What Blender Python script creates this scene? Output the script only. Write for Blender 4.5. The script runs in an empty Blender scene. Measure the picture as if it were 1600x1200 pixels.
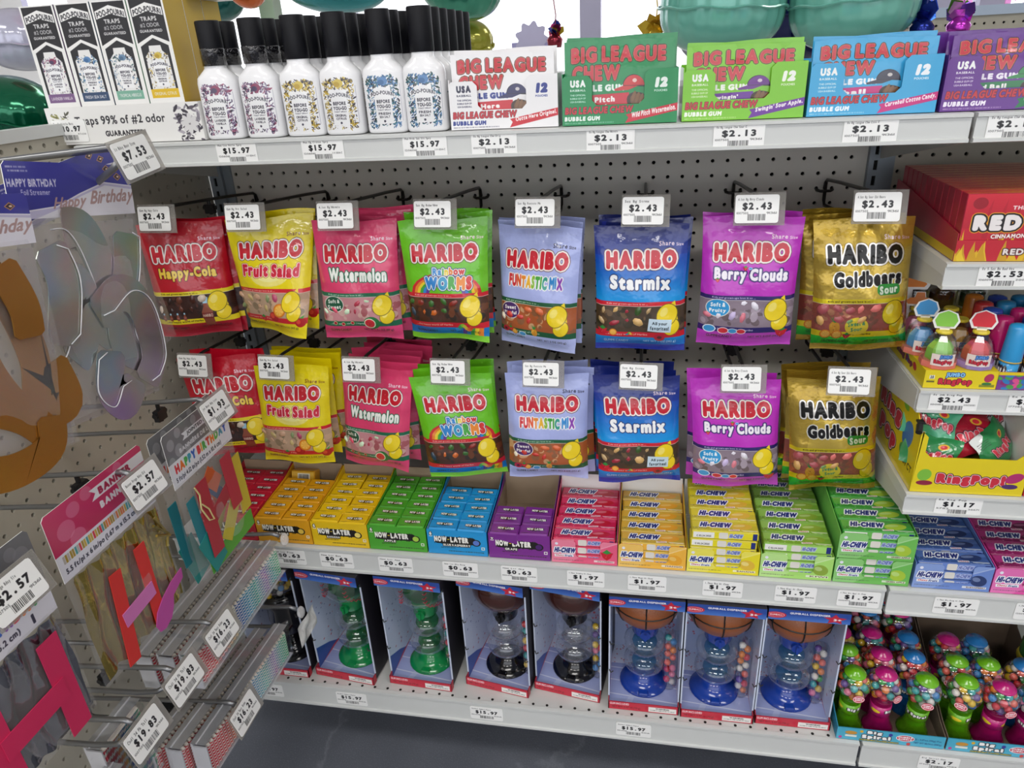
import bpy, bmesh, math, random
import numpy as np
from mathutils import Vector, Matrix, Euler
PI = math.pi
IN = 0.0254
rnd = random.Random(7)
SC = bpy.context.scene
COL = SC.collection

# ------------------------------------------------------------------ camera, world, lights, exposure
cd = bpy.data.cameras.new('camera')
cd.sensor_fit = 'HORIZONTAL'; cd.sensor_width = 36.0; cd.lens = 36.0 * 1111.889 / 1600.0
cd.clip_start = 0.02; cd.clip_end = 200
cam = bpy.data.objects.new('camera', cd)
cam.location = (0.8363, -1.3383, 1.2545); cam.rotation_euler = (1.1393, 0.0507, 0.1719)
COL.objects.link(cam); SC.camera = cam
wd = bpy.data.worlds.new('sky'); SC.world = wd; wd.use_nodes = True
bg = wd.node_tree.nodes['Background']
bg.inputs[0].default_value = (0.93, 0.95, 1.0, 1); bg.inputs[1].default_value = 2.3
SC.view_settings.view_transform = 'Standard'; SC.view_settings.look = 'None'
SC.view_settings.exposure = -0.06; SC.view_settings.gamma = 1.0; SC.view_settings.use_curve_mapping = False
def area_light(name, loc, sx, sy, power, col, rot=(0, 0, 0)):
    l = bpy.data.lights.new(name, 'AREA'); l.shape = 'RECTANGLE'; l.size = sx; l.size_y = sy
    l.energy = power; l.color = col
    o = bpy.data.objects.new(name, l); o.location = loc; o.rotation_euler = rot; COL.objects.link(o)
    return o
LAMPS = [(-1.4, -1.55), (0.7, -1.55), (2.8, -1.55), (-1.4, -4.2), (0.7, -4.2), (2.8, -4.2), (-0.4, 1.5), (2.4, 1.5)]
for i, (lx, ly) in enumerate(LAMPS):
    area_light('ceiling_lamp_light', (lx, ly, 2.93), 1.15, 0.5, 15 if ly > -2 else 36, (1.0, 0.975, 0.94))

# ------------------------------------------------------------------ helpers
def hexc(h):
    if not isinstance(h, str): return tuple(h)
    h = h.lstrip('#'); return tuple(int(h[i:i+2], 16)/255 for i in (0, 2, 4))
def lin(h):
    return tuple((c/12.92 if c <= .04045 else ((c+.055)/1.055)**2.4) for c in hexc(h)) + (1,)
MATS = {}
def mat(name, col, rough=.5, metal=0.0, coat=0.0, bump=0.0, bscale=60.0, img=None, spec=.5, var=0.0, vscale=20.0, emit=None, trans=0.0, coatr=.08):
    if name in MATS: return MATS[name]
    m = bpy.data.materials.new(name); m.use_nodes = True
    nt = m.node_tree; b = nt.nodes['Principled BSDF']
    b.inputs['Base Color'].default_value = lin(col); b.inputs['Roughness'].default_value = rough
    b.inputs['Metallic'].default_value = metal; b.inputs['Specular IOR Level'].default_value = spec
    b.inputs['Coat Weight'].default_value = coat; b.inputs['Coat Roughness'].default_value = coatr
    if trans: b.inputs['Transmission Weight'].default_value = trans
    if img is not None:
        t = nt.nodes.new('ShaderNodeTexImage'); t.image = img; t.extension = 'EXTEND'
        nt.links.new(t.outputs['Color'], b.inputs['Base Color'])
    elif var:
        n = nt.nodes.new('ShaderNodeTexNoise'); n.inputs['Scale'].default_value = vscale; n.inputs['Detail'].default_value = 5
        tc = nt.nodes.new('ShaderNodeTexCoord'); nt.links.new(tc.outputs['Object'], n.inputs['Vector'])
        mx = nt.nodes.new('ShaderNodeMixRGB'); c = lin(col)
        mx.inputs[1].default_value = tuple(max(0, x*(1-var)) for x in c[:3])+(1,); mx.inputs[2].default_value = tuple(min(1, x*(1+var)) for x in c[:3])+(1,)
        nt.links.new(n.outputs['Fac'], mx.inputs[0]); nt.links.new(mx.outputs[0], b.inputs['Base Color'])
    if bump:
        n = nt.nodes.new('ShaderNodeTexNoise'); n.inputs['Scale'].default_value = bscale; n.inputs['Detail'].default_value = 3
        tc = nt.nodes.new('ShaderNodeTexCoord'); nt.links.new(tc.outputs['Object'], n.inputs['Vector'])
        bp = nt.nodes.new('ShaderNodeBump'); bp.inputs['Strength'].default_value = bump; bp.inputs['Distance'].default_value = .004
        nt.links.new(n.outputs['Fac'], bp.inputs['Height']); nt.links.new(bp.outputs[0], b.inputs['Normal'])
        if coat: nt.links.new(bp.outputs[0], b.inputs['Coat Normal'])
    if emit:
        b.inputs['Emission Color'].default_value = lin(col); b.inputs['Emission Strength'].default_value = emit
    MATS[name] = m
    return m
def clear(name, tint='#ffffff', opac=.06, rough=.06, edge=.45, col='#ffffff', bump=0, bscale=50, gloss=False):
    """thin clear plastic: see-through face-on, glossier and denser at grazing angles"""
    if name in MATS: return MATS[name]
    m = bpy.data.materials.new(name); m.use_nodes = True; nt = m.node_tree
    for n in list(nt.nodes): nt.nodes.remove(n)
    out = nt.nodes.new('ShaderNodeOutputMaterial'); mix = nt.nodes.new('ShaderNodeMixShader')
    tr = nt.nodes.new('ShaderNodeBsdfTransparent'); tr.inputs[0].default_value = lin(tint)
    if gloss:
        p = nt.nodes.new('ShaderNodeBsdfGlossy'); p.inputs['Color'].default_value = lin(col); p.inputs['Roughness'].default_value = rough
    else:
        p = nt.nodes.new('ShaderNodeBsdfPrincipled'); p.inputs['Base Color'].default_value = lin(col); p.inputs['Roughness'].default_value = rough; p.inputs['Coat Weight'].default_value = .5
    lw = nt.nodes.new('ShaderNodeLayerWeight'); lw.inputs['Blend'].default_value = .25
    mr = nt.nodes.new('ShaderNodeMapRange'); mr.inputs['To Min'].default_value = opac; mr.inputs['To Max'].default_value = edge
    if bump:
        n = nt.nodes.new('ShaderNodeTexNoise'); n.inputs['Scale'].default_value = bscale
        tc = nt.nodes.new('ShaderNodeTexCoord'); nt.links.new(tc.outputs['Object'], n.inputs['Vector'])
        bp = nt.nodes.new('ShaderNodeBump'); bp.inputs['Strength'].default_value = bump; bp.inputs['Distance'].default_value = .006
        nt.links.new(n.outputs['Fac'], bp.inputs['Height']); nt.links.new(bp.outputs[0], p.inputs['Normal']); nt.links.new(bp.outputs[0], lw.inputs['Normal'])
    nt.links.new(lw.outputs['Facing'], mr.inputs['Value']); nt.links.new(mr.outputs[0], mix.inputs[0])
    nt.links.new(tr.outputs[0], mix.inputs[1]); nt.links.new(p.outputs[0], mix.inputs[2]); nt.links.new(mix.outputs[0], out.inputs[0])
    MATS[name] = m
    return m

class MB:
    """collects faces of one mesh; uv per corner"""
    def __init__(s): s.v = []; s.f = []; s.uv = []; s.mi = []
    def face(s, pts, mi=0, uv=None):
        b = len(s.v); s.v += [tuple(p) for p in pts]; s.f.append(tuple(range(b, b+len(pts))))
        s.uv.append(uv or [(0, 0)]*len(pts)); s.mi.append(mi)
    def raw(s, v, f, mi=0, uv=None):
        b = len(s.v); s.v += [tuple(p) for p in v]
        for q in f:
            s.f.append(tuple(b+i for i in q)); s.uv.append([uv[i] for i in q] if uv else [(0, 0)]*len(q)); s.mi.append(mi)
    def box(s, x0, x1, y0, y1, z0, z1, mi=0, fr=None, top=None, lf=None, rt=None):
        """fr/top/lf/rt: material index carrying a full 0..1 print on that face"""
        U = [(0, 0), (1, 0), (1, 1), (0, 1)]
        F = [([(x0,y0,z0),(x1,y0,z0),(x1,y0,z1),(x0,y0,z1)], fr), ([(x1,y1,z0),(x0,y1,z0),(x0,y1,z1),(x1,y1,z1)], None),
             ([(x0,y1,z0),(x0,y0,z0),(x0,y0,z1),(x0,y1,z1)], lf), ([(x1,y0,z0),(x1,y1,z0),(x1,y1,z1),(x1,y0,z1)], rt),
             ([(x0,y0,z1),(x1,y0,z1),(x1,y1,z1),(x0,y1,z1)], top), ([(x0,y1,z0),(x1,y1,z0),(x1,y0,z0),(x0,y0,z0)], None)]
        b = len(s.v); idx = {}
        for pts, m in F:
            q = []
            for p in pts:
                if p not in idx: idx[p] = len(s.v); s.v.append(p)
                q.append(idx[p])
            s.f.append(tuple(q)); s.uv.append(U); s.mi.append(mi if m is None else m)
        return s
    def prism(s, poly, y0, y1, mi=0, fr=None, axis='y'):
        """poly in (x,z) counter-clockwise, extruded from y0 (front) to y1; axis 'x': poly in (y,z) extruded along x"""
        n = len(poly)
        mk = (lambda a, c, d: (a, d, c)) if axis == 'y' else (lambda a, c, d: (d, a, c))
        xs = [p[0] for p in poly]; zs = [p[1] for p in poly]
        wx = max(xs)-min(xs) or 1; wz = max(zs)-min(zs) or 1
        uv = [((p[0]-min(xs))/wx, (p[1]-min(zs))/wz) for p in poly]
        b = len(s.v)
        s.v += [mk(p[0], p[1], y0) for p in poly] + [mk(p[0], p[1], y1) for p in poly]
        A = tuple(range(b, b+n)); B = tuple(range(b+2*n-1, b+n-1, -1))
        flip = axis == 'x'
        s.f.append(A if not flip else A[::-1]); s.uv.append(uv if not flip else uv[::-1]); s.mi.append(mi if fr is None else fr)
        s.f.append(B if not flip else B[::-1]); s.uv.append([(0, 0)]*n); s.mi.append(mi)
        for i in range(n):
            j = (i+1) % n; q = (b+j, b+i, b+n+i, b+n+j)
            s.f.append(q if not flip else q[::-1]); s.uv.append([(0, 0)]*4); s.mi.append(mi)
        return s
    def tube(s, path, r, n=6, mi=0, cap=True):
        P = [Vector(p) for p in path]; rings = []
        up = Vector((0.13, 0.21, 1)).normalized()
        for i, p in enumerate(P):
            d = (P[min(i+1, len(P)-1)]-P[max(i-1, 0)]).normalized()
            a = d.cross(up)
            if a.length < .05: a = d.cross(Vector((1, .2, 0)))
            a.normalize(); c = a.cross(d)
            rr = r[i] if isinstance(r, (list, tuple)) else r
            rings.append([p+a*rr*math.cos(2*PI*k/n)+c*rr*math.sin(2*PI*k/n) for k in range(n)])
        b = len(s.v)
        for q in rings: s.v += [tuple(x) for x in q]
        for i in range(len(P)-1):
            for k in range(n):
                s.f.append((b+i*n+k, b+i*n+(k+1) % n, b+(i+1)*n+(k+1) % n, b+(i+1)*n+k)); s.uv.append([(0, 0)]*4); s.mi.append(mi)
        if cap:
            s.f.append(tuple(b+k for k in range(n))[::-1]); s.uv.append([(0, 0)]*n); s.mi.append(mi)
            e = b+(len(P)-1)*n; s.f.append(tuple(e+k for k in range(n))); s.uv.append([(0, 0)]*n); s.mi.append(mi)
        return s
    def lathe(s, prof, n=20, c=(0, 0, 0), mi=0, sx=1, sy=1, mif=None):
        """prof: (r,z) bottom to top"""
        b = len(s.v); m = len(prof)
        for r, z in prof:
            for k in range(n):
                a = 2*PI*k/n; s.v.append((c[0]+sx*r*math.cos(a), c[1]+sy*r*math.sin(a), c[2]+z))
        for i in range(m-1):
            for k in range(n):
                k2 = (k+1) % n
                s.f.append((b+i*n+k, b+i*n+k2, b+(i+1)*n+k2, b+(i+1)*n+k))
                s.uv.append([(k/n, i/(m-1)), ((k+1)/n, i/(m-1)), ((k+1)/n, (i+1)/(m-1)), (k/n, (i+1)/(m-1))]); s.mi.append(mif(i) if mif else mi)
        if prof[0][0] > 1e-5: s.f.append(tuple(b+k for k in range(n))[::-1]); s.uv.append([(0, 0)]*n); s.mi.append(mif(0) if mif else mi)
        if prof[-1][0] > 1e-5: s.f.append(tuple(b+(m-1)*n+k for k in range(n))); s.uv.append([(0, 0)]*n); s.mi.append(mif(m-2) if mif else mi)
        return s
    def ball(s, c, r, n=10, m=6, mi=0, sq=(1, 1, 1), rot=None):
        b = len(s.v); R = rot or Matrix.Identity(3)
        for i in range(m+1):
            t = PI*i/m
            for k in range(n):
                a = 2*PI*k/n
                p = R @ Vector((r*sq[0]*math.sin(t)*math.cos(a), r*sq[1]*math.sin(t)*math.sin(a), -r*sq[2]*math.cos(t)))
                s.v.append((c[0]+p.x, c[1]+p.y, c[2]+p.z))
        for i in range(m):
            for k in range(n):
                s.f.append((b+i*n+k, b+i*n+(k+1) % n, b+(i+1)*n+(k+1) % n, b+(i+1)*n+k)); s.uv.append([(0, 0)]*4); s.mi.append(mi)
        return s
    def grid(s, fn, nu, nv, mi=0, flip=False):
        b = len(s.v)
        for j in range(nv+1):
            for i in range(nu+1): s.v.append(tuple(fn(i/nu, j/nv)))
        for j in range(nv):
            for i in range(nu):
                a = b+j*(nu+1)+i; q = (a, a+1, a+nu+2, a+nu+1)
                u = [(i/nu, j/nv), ((i+1)/nu, j/nv), ((i+1)/nu, (j+1)/nv), (i/nu, (j+1)/nv)]
                s.f.append(q[::-1] if flip else q); s.uv.append(u[::-1] if flip else u); s.mi.append(mi)
        return s
    def move(s, M):
        s.v = [tuple(M @ Vector(p)) for p in s.v]; return s
    def mesh(s, name, mats, smooth=False, bevel=0, weld=False):
        me = bpy.data.meshes.new(name)
        me.from_pydata(s.v, [], s.f)
        uvl = me.uv_layers.new(name='UVMap')
        uvl.data.foreach_set('uv', np.array([c for q in s.uv for c in q], dtype=np.float32).ravel())
        me.polygons.foreach_set('material_index', s.mi)
        if smooth: me.polygons.foreach_set('use_smooth', [True]*len(s.f))
        for m in (mats if isinstance(mats, (list, tuple)) else [mats]): me.materials.append(m)
        if bevel or weld:
            bm = bmesh.new(); bm.from_mesh(me)
            if weld: bmesh.ops.remove_doubles(bm, verts=bm.verts, dist=1e-5)
            if bevel: bmesh.ops.bevel(bm, geom=list(bm.edges), offset=bevel, segments=1, affect='EDGES', profile=.5)
            bm.to_mesh(me); bm.free()
        me.update()
        return me
def put(name, me, parent=None, loc=None, rot=None, kind=None):
    o = bpy.data.objects.new(name, me); COL.objects.link(o)
    if parent is not None: o.parent = parent
    if loc is not None: o.location = loc
    if rot is not None: o.rotation_euler = rot
    if kind: o['kind'] = kind
    return o
def ob(name, mb, mats, parent=None, loc=None, rot=None, smooth=False, bevel=0, kind=None, weld=False):
    return put(name, mb.mesh(name, mats, smooth, bevel, weld), parent, loc, rot, kind)
def tag(o, label, cat, group=None):
    o['label'] = label; o['category'] = cat
    if group: o['group'] = group
    return o
def thing(name, label, cat, loc=(0, 0, 0), rot=(0, 0, 0), group=None):
    o = bpy.data.objects.new(name, None); o.empty_display_size = .02; COL.objects.link(o)
    o.location = loc; o.rotation_euler = rot
    return tag(o, label, cat, group)
KIDS = {}
def dup(root, loc, rot=None, label=None):
    r = root.copy(); COL.objects.link(r); r.location = loc
    if rot is not None: r.rotation_euler = rot
    if label: r['label'] = label
    for c in root.children:
        d = c.copy(); COL.objects.link(d); d.parent = r
        for g in c.children:
            e = g.copy(); COL.objects.link(e); e.parent = d
    return r

# ------------------------------------------------------------------ print painter (flat print only: lettering and pack art)
GL = {}
EM = 72
def glyph(ch, bold):
    k = (ch, bold)
    if k in GL: return GL[k]
    if bold:
        m, x0, y0, x1, y1 = glyph(ch, 0)
        p = int(math.ceil(bold)); m2 = np.pad(m, p); out = m2.copy()
        for dy in range(-p, p+1):
            for dx in range(-p, p+1):
                if dx*dx+dy*dy <= bold*bold+.1: out = np.maximum(out, np.roll(np.roll(m2, dy, 0), dx, 1))
        GL[k] = (out, x0-p/EM, y0-p/EM, x1+p/EM, y1+p/EM); return GL[k]
    cu = bpy.data.curves.new('glyph', 'FONT'); cu.body = ch; cu.resolution_u = 3
    o = bpy.data.objects.new('glyph', cu); COL.objects.link(o)
    me = o.to_mesh(); me.calc_loop_triangles()
    V = np.array([v.co[:2] for v in me.vertices]).reshape(-1, 2); T = np.array([t.vertices for t in me.loop_triangles]).reshape(-1, 3)
    o.to_mesh_clear(); bpy.data.objects.remove(o); bpy.data.curves.remove(cu)
    if not len(V): GL[k] = (np.zeros((2, 2), np.float32), 0, 0, .3, .1); return GL[k]
    x0, y0 = V.min(0)-1/EM; x1, y1 = V.max(0)+1/EM
    S = 2; w = int(math.ceil((x1-x0)*EM)); h = int(math.ceil((y1-y0)*EM)); x1 = x0+w/EM; y1 = y0+h/EM
    m = np.zeros((h*S, w*S), bool)
    P = (V-[x0, y0])*EM*S; P[:, 1] = h*S-P[:, 1]
    for t in T:
        a, b, c = P[t]; lo = np.floor(np.minimum(np.minimum(a, b), c)-.5).astype(int).clip(0); hi = np.ceil(np.maximum(np.maximum(a, b), c)+.5).astype(int)
        xs = np.arange(lo[0], min(hi[0], w*S))+.5; ys = (np.arange(lo[1], min(hi[1], h*S))+.5)[:, None]
        d = (b[0]-a[0])*(c[1]-a[1])-(b[1]-a[1])*(c[0]-a[0])
        if abs(d) < 1e-9: continue
        l1 = ((xs-a[0])*(c[1]-a[1])-(ys-a[1])*(c[0]-a[0]))/d; l2 = ((b[0]-a[0])*(ys-a[1])-(b[1]-a[1])*(xs-a[0]))/d
        m[lo[1]:lo[1]+len(ys), lo[0]:lo[0]+len(xs)] |= (l1 >= -.01) & (l2 >= -.01) & (l1+l2 <= 1.01)
    m = m.reshape(h, S, w, S).mean((1, 3)).astype(np.float32)
    GL[k] = (m, x0, y0, x1, y1); return GL[k]
def mip(m, f):
    while f < .5 and min(m.shape) > 3:
        h, w = (m.shape[0]//2)*2, (m.shape[1]//2)*2
        m = m[:h, :w].reshape(h//2, 2, w//2, 2).mean((1, 3)); f *= 2
    return m
def dil(m, r):
    p = int(math.ceil(r)); out = m.copy(); h, w = m.shape
    for dy in range(-p, p+1):
        for dx in range(-p, p+1):
            if dx*dx+dy*dy <= r*r+.1 and (dx or dy):
                a = m[max(0, dy):h+min(0, dy), max(0, dx):w+min(0, dx)]
                b = out[max(0, -dy):h+min(0, -dy), max(0, -dx):w+min(0, -dx)]; np.maximum(b, a, out=b)
    return out
class P:
    def __init__(s, w, h, c='#ffffff'):
        s.w, s.h = w, h; s.a = np.empty((h, w, 3), np.float32); s.a[:] = hexc(c)
    def bl(s, m, c, al=1.0):
        s.a += (m*al)[..., None]*(np.array(hexc(c), np.float32)-s.a)
    def grad(s, y0, y1, c0, c1, x0=0, x1=None):
        y0, y1 = int(y0), int(y1); t = np.linspace(0, 1, max(1, y1-y0))[:, None, None]
        s.a[y0:y1, int(x0):x1] = np.array(hexc(c0))*(1-t)+np.array(hexc(c1))*t; return s
    def rect(s, x0, y0, x1, y1, c, al=1.0):
        q = s.a[max(0, int(y0)):max(0, int(y1)), max(0, int(x0)):max(0, int(x1))]; q += al*(np.array(hexc(c), np.float32)-q); return s
    def poly(s, pts, c, al=1.0):
        X = np.array(pts, float); lo = np.floor(X.min(0)).astype(int)-1; hi = np.ceil(X.max(0)).astype(int)+1
        x0, y0 = max(0, lo[0]), max(0, lo[1]); x1, y1 = min(s.w, hi[0]), min(s.h, hi[1])
        if x1 <= x0 or y1 <= y0: return s
        S = 3; xs = x0+(np.arange((x1-x0)*S)+.5)/S; ys = (y0+(np.arange((y1-y0)*S)+.5)/S)[:, None]
        ins = np.zeros((len(ys), len(xs)), bool)
        for i in range(len(X)):
            a, b = X[i], X[(i+1) % len(X)]
            if a[1] == b[1]: continue
            ins ^= ((ys < a[1]) != (ys < b[1])) & (xs < a[0]+(ys-a[1])*(b[0]-a[0])/(b[1]-a[1]))
        m = ins.reshape(y1-y0, S, x1-x0, S).mean((1, 3)).astype(np.float32)*al
        q = s.a[y0:y1, x0:x1]; q += m[..., None]*(np.array(hexc(c), np.float32)-q); return s
    def ell(s, cx, cy, rx, ry, c, ang=0, al=1.0):
        ca, sa = math.cos(ang), math.sin(ang); n = 22
        return s.poly([(cx+rx*math.cos(t)*ca-ry*math.sin(t)*sa, cy+rx*math.cos(t)*sa+ry*math.sin(t)*ca) for t in [2*PI*i/n for i in range(n)]], c, al)
    def rrect(s, x0, y0, x1, y1, r, c, al=1.0):
        pts = []
        for cx, cy, a0 in ((x1-r, y0+r, -PI/2), (x1-r, y1-r, 0), (x0+r, y1-r, PI/2), (x0+r, y0+r, PI)):
            pts += [(cx+r*math.cos(a0+k*PI/8), cy+r*math.sin(a0+k*PI/8)) for k in range(5)]
        return s.poly(pts, c, al)
    def text(s, t, x0, y0, x1, y1, c='#111111', out=(), bold=3.5, slant=0, tilt=0, arc=0, gap=.055, mono=0, jit=0, cols=None, al=1.0):
        """letters fitted to the box; out: ((colour, width px), ...) from the outermost inwards"""
        R = random.Random(len(t)*7+ord(t[0]))
        L = []; pen = 0
        for ch in t:
            if ch == ' ': pen += mono or .26; continue
            m, gx0, gy0, gx1, gy1 = glyph(ch, bold)
            if mono: L.append((ch, pen+(mono-(gx1-gx0))/2, gx1-gx0)); pen += mono
            else: L.append((ch, pen, gx1-gx0)); pen += gx1-gx0+gap
        if not L: return s
        tx0 = L[0][1]; tx1 = L[-1][1]+L[-1][2]
        ty0 = min(glyph(l[0], bold)[2] for l in L); ty1 = max(glyph(l[0], bold)[4] for l in L)
        fx = (x1-x0)/max(1e-6, tx1-tx0); fy = (y1-y0)/max(1e-6, ty1-ty0)
        pad = int(max([0]+[w for _, w in out]))+2+int(abs(slant)*(y1-y0))+int(abs(tilt)+abs(arc))+int(jit*fy)
        bx0, by0, bx1, by1 = int(x0)-pad, int(y0)-pad, int(x1)+pad+1, int(y1)+pad+1
        M = np.zeros((by1-by0, bx1-bx0), np.float32); Ms = []
        for i, (ch, px, gw) in enumerate(L):
            m, gx0, gy0, gx1, gy1 = glyph(ch, bold)
            mm = mip(m, min(fx, fy)/EM); h, w = mm.shape
            ox = x0+(px-tx0)*fx; oy1 = y1-(gy0-ty0)*fy; oy0 = y1-(gy1-ty0)*fy
            tm = ((ox+gw*fx/2)-x0)/(x1-x0); off = tilt*(tm-.5)+arc*((2*tm-1)**2)
            if jit: off += (R.random()-.5)*2*jit*fy
            oy0 += off; oy1 += off
            ex = abs(slant)*(y1-y0)+2
            X0 = max(bx0, int(ox-ex)); X1 = min(bx1, int(ox+gw*fx+ex)+1); Y0 = max(by0, int(oy0)-2); Y1 = min(by1, int(oy1)+3)
            if X1 <= X0 or Y1 <= Y0: continue
            ys = (np.arange(Y0, Y1)+.5)[:, None]; xs = (np.arange(X0, X1)+.5)[None, :]
            v = (ys-oy0)/(oy1-oy0)*h-.5; u = (xs-slant*(y1-ys)-ox)/(gw*fx)*w-.5+0*ys; v = v+0*xs
            u0 = np.floor(u).astype(int); v0 = np.floor(v).astype(int); fu = u-u0; fv = v-v0
            mp = np.pad(mm, 1)
            def S(a, b): return mp[np.clip(b+1, 0, h+1), np.clip(a+1, 0, w+1)]
            val = (S(u0, v0)*(1-fu)+S(u0+1, v0)*fu)*(1-fv)+(S(u0, v0+1)*(1-fu)+S(u0+1, v0+1)*fu)*fv
            q = M[Y0-by0:Y1-by0, X0-bx0:X1-bx0]; np.maximum(q, val, out=q)
            if cols: Ms.append((Y0-by0, Y1-by0, X0-bx0, X1-bx0, val, cols[i % len(cols)]))
        def comp(mask, col):
            ax0, ay0, ax1, ay1 = max(0, bx0), max(0, by0), min(s.w, bx1), min(s.h, by1)
            if ax1 <= ax0 or ay1 <= ay0: return
            k = mask[ay0-by0:ay1-by0, ax0-bx0:ax1-bx0]*al; q = s.a[ay0:ay1, ax0:ax1]; q += k[..., None]*(np.array(hexc(col), np.float32)-q)
        for oc, ow in out: comp(dil(M, ow), oc)
        if cols:
            for a, b, cc, d, val, col in Ms:
                Z = np.zeros_like(M); Z[a:b, cc:d] = val; comp(Z, col)
        else: comp(M, c)
        return s
    def bars(s, x0, y0, x1, y1, c='#333333', seed=1):
        R = random.Random(seed); x = x0
        while x < x1:
            w = R.choice((1, 1, 2, 2, 3)); s.rect(x, y0, min(x1, x+w), y1, c, .8); x += w+R.choice((1, 1, 2))
        return s
    def speck(s, x0, y0, x1, y1, cols, n, r0, r1, seed=3, al=1.0):
        R = random.Random(seed)
        for _ in range(n):
            r = R.uniform(r0, r1); s.ell(R.uniform(x0, x1), R.uniform(y0, y1), r, r*R.uniform(.5, 1), R.choice(cols), R.uniform(0, 3), al)
        return s
    def paste(s, o, x, y):
        h = min(o.h, s.h-y); w = min(o.w, s.w-x); s.a[y:y+h, x:x+w] = o.a[:h, :w]; return s
    def rot90(s, k=1):
        q = P(s.h, s.w) if k % 2 else P(s.w, s.h); q.a = np.ascontiguousarray(np.rot90(s.a, k)); return q
    def img(s, name):
        im = bpy.data.images.new(name, s.w, s.h); b = np.ones((s.h, s.w, 4), np.float32); b[..., :3] = np.clip(s.a[::-1], 0, 1)
        im.pixels.foreach_set(b.ravel()); im.update(); im.pack(); return im
def small(p, x0, y0, x1, y1, c, seed=1, al=.7):
    """print too fine to read: a broken stroke"""
    R = random.Random(seed); x = x0
    while x < x1-1:
        w = R.uniform(1.5, 5)*(y1-y0)*.5; p.rect(x, y0, min(x1, x+w), y1, c, al*R.uniform(.5, 1)); x += w+R.uniform(.4, 1)*(y1-y0)*.5
    return p
# ------------------------------------------------------------------ setting: room shell
def slab(name, x0, x1, y0, y1, z0, z1, m, kind='structure'):
    return ob(name, MB().box(x0, x1, y0, y1, z0, z1), m, kind=kind)
m_floor = mat('speckled_blue_floor', '#474d5b', rough=.45, var=.0, bump=.15, bscale=300)
def floor_nodes():
    nt = m_floor.node_tree; b = nt.nodes['Principled BSDF']; tc = nt.nodes.new('ShaderNodeTexCoord')
    n1 = nt.nodes.new('ShaderNodeTexNoise'); n1.inputs['Scale'].default_value = 420; n1.inputs['Detail'].default_value = 1
    n2 = nt.nodes.new('ShaderNodeTexNoise'); n2.inputs['Scale'].default_value = 9; n2.inputs['Detail'].default_value = 6
    v = nt.nodes.new('ShaderNodeTexVoronoi'); v.feature = 'DISTANCE_TO_EDGE'; v.inputs['Scale'].default_value = .8
    for n in (n1, n2): nt.links.new(tc.outputs['Object'], n.inputs['Vector'])
    wv = nt.nodes.new('ShaderNodeMixRGB'); wv.inputs[0].default_value = .14; nt.links.new(tc.outputs['Object'], wv.inputs[1]); nt.links.new(n2.outputs['Color'], wv.inputs[2]); nt.links.new(wv.outputs[0], v.inputs['Vector'])
    r1 = nt.nodes.new('ShaderNodeValToRGB'); r1.color_ramp.elements[0].position = .58; r1.color_ramp.elements[0].color = (0, 0, 0, 1); r1.color_ramp.elements[1].position = .72; r1.color_ramp.elements[1].color = (1, 1, 1, 1)
    nt.links.new(n1.outputs['Fac'], r1.inputs[0])
    r2 = nt.nodes.new('ShaderNodeValToRGB'); r2.color_ramp.elements[0].color = lin('#565a63'); r2.color_ramp.elements[1].color = lin('#6c707a'); nt.links.new(n2.outputs['Fac'], r2.inputs[0])
    mx = nt.nodes.new('ShaderNodeMixRGB'); mx.inputs[2].default_value = lin('#888d98'); ml = nt.nodes.new('ShaderNodeMath'); ml.operation = 'MULTIPLY'; ml.inputs[1].default_value = .45
    nt.links.new(r1.outputs[0], ml.inputs[0]); nt.links.new(ml.outputs[0], mx.inputs[0]); nt.links.new(r2.outputs[0], mx.inputs[1])
    r3 = nt.nodes.new('ShaderNodeValToRGB'); r3.color_ramp.elements[0].color = (.2, .2, .2, 1); r3.color_ramp.elements[1].position = .004; r3.color_ramp.elements[1].color = (0, 0, 0, 1); nt.links.new(v.outputs['Distance'], r3.inputs[0])
    m2 = nt.nodes.new('ShaderNodeMixRGB'); m2.inputs[2].default_value = lin('#a9adb4'); nt.links.new(r3.outputs[0], m2.inputs[0]); nt.links.new(mx.outputs[0], m2.inputs[1]); nt.links.new(m2.outputs[0], b.inputs['Base Color'])
floor_nodes()
m_wall = mat('painted_wall', '#d9d8d4', rough=.85, var=.03, vscale=4)
m_ceil = mat('ceiling_tile', '#e9e9e6', rough=.9, var=.03, vscale=30)
slab('floor', -3.2, 5.2, -6.2, 3.3, -.1, 0, m_floor)
slab('ceiling', -3.2, 5.2, -6.2, 3.3, 3.0, 3.1, m_ceil)
slab('wall_left', -3.3, -3.2, -6.2, 3.3, 0, 3.0, m_wall)
slab('wall_right', 5.2, 5.3, -6.2, 3.3, 0, 3.0, m_wall)
slab('wall_front', -3.3, 5.3, -6.3, -6.2, 0, .35, m_wall)
slab('wall_front', -3.3, 5.3, -6.3, -6.2, 2.6, 3.0, m_wall)
slab('wall_back', -3.3, 5.3, 3.3, 3.4, 0, .75, m_wall)
slab('wall_back', -3.3, 5.3, 3.3, 3.4, 2.7, 3.0, m_wall)
m_alu = mat('window_frame_paint', '#b9b6cf', rough=.45)
m_pane = clear('window_glass', opac=.03, edge=.25)
def window(name, x0, x1, y=3.35, z0=.75, z1=2.7):
    w = ob(name, MB().box(x0, x1, y-.04, y+.04, z0, z0+.07).box(x0, x1, y-.04, y+.04, z1-.08, z1), m_alu, kind='structure')
    for a in (x0, x1-.06): ob('window_frame', MB().box(a, a+.06, y-.05, y+.05, z0+.07, z1-.08), m_alu, w)
    ob('window_pane', MB().box(x0+.06, x1-.06, y-.005, y+.001, z0+.07, z1-.08), m_pane, w)
for i, (a, b) in enumerate([(-3.3, -1.0), (-1.0, .5), (.5, 2.36), (2.36, 2.62), (2.62, 5.3)]): window('window_%d' % (i+1), a, b)
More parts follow.
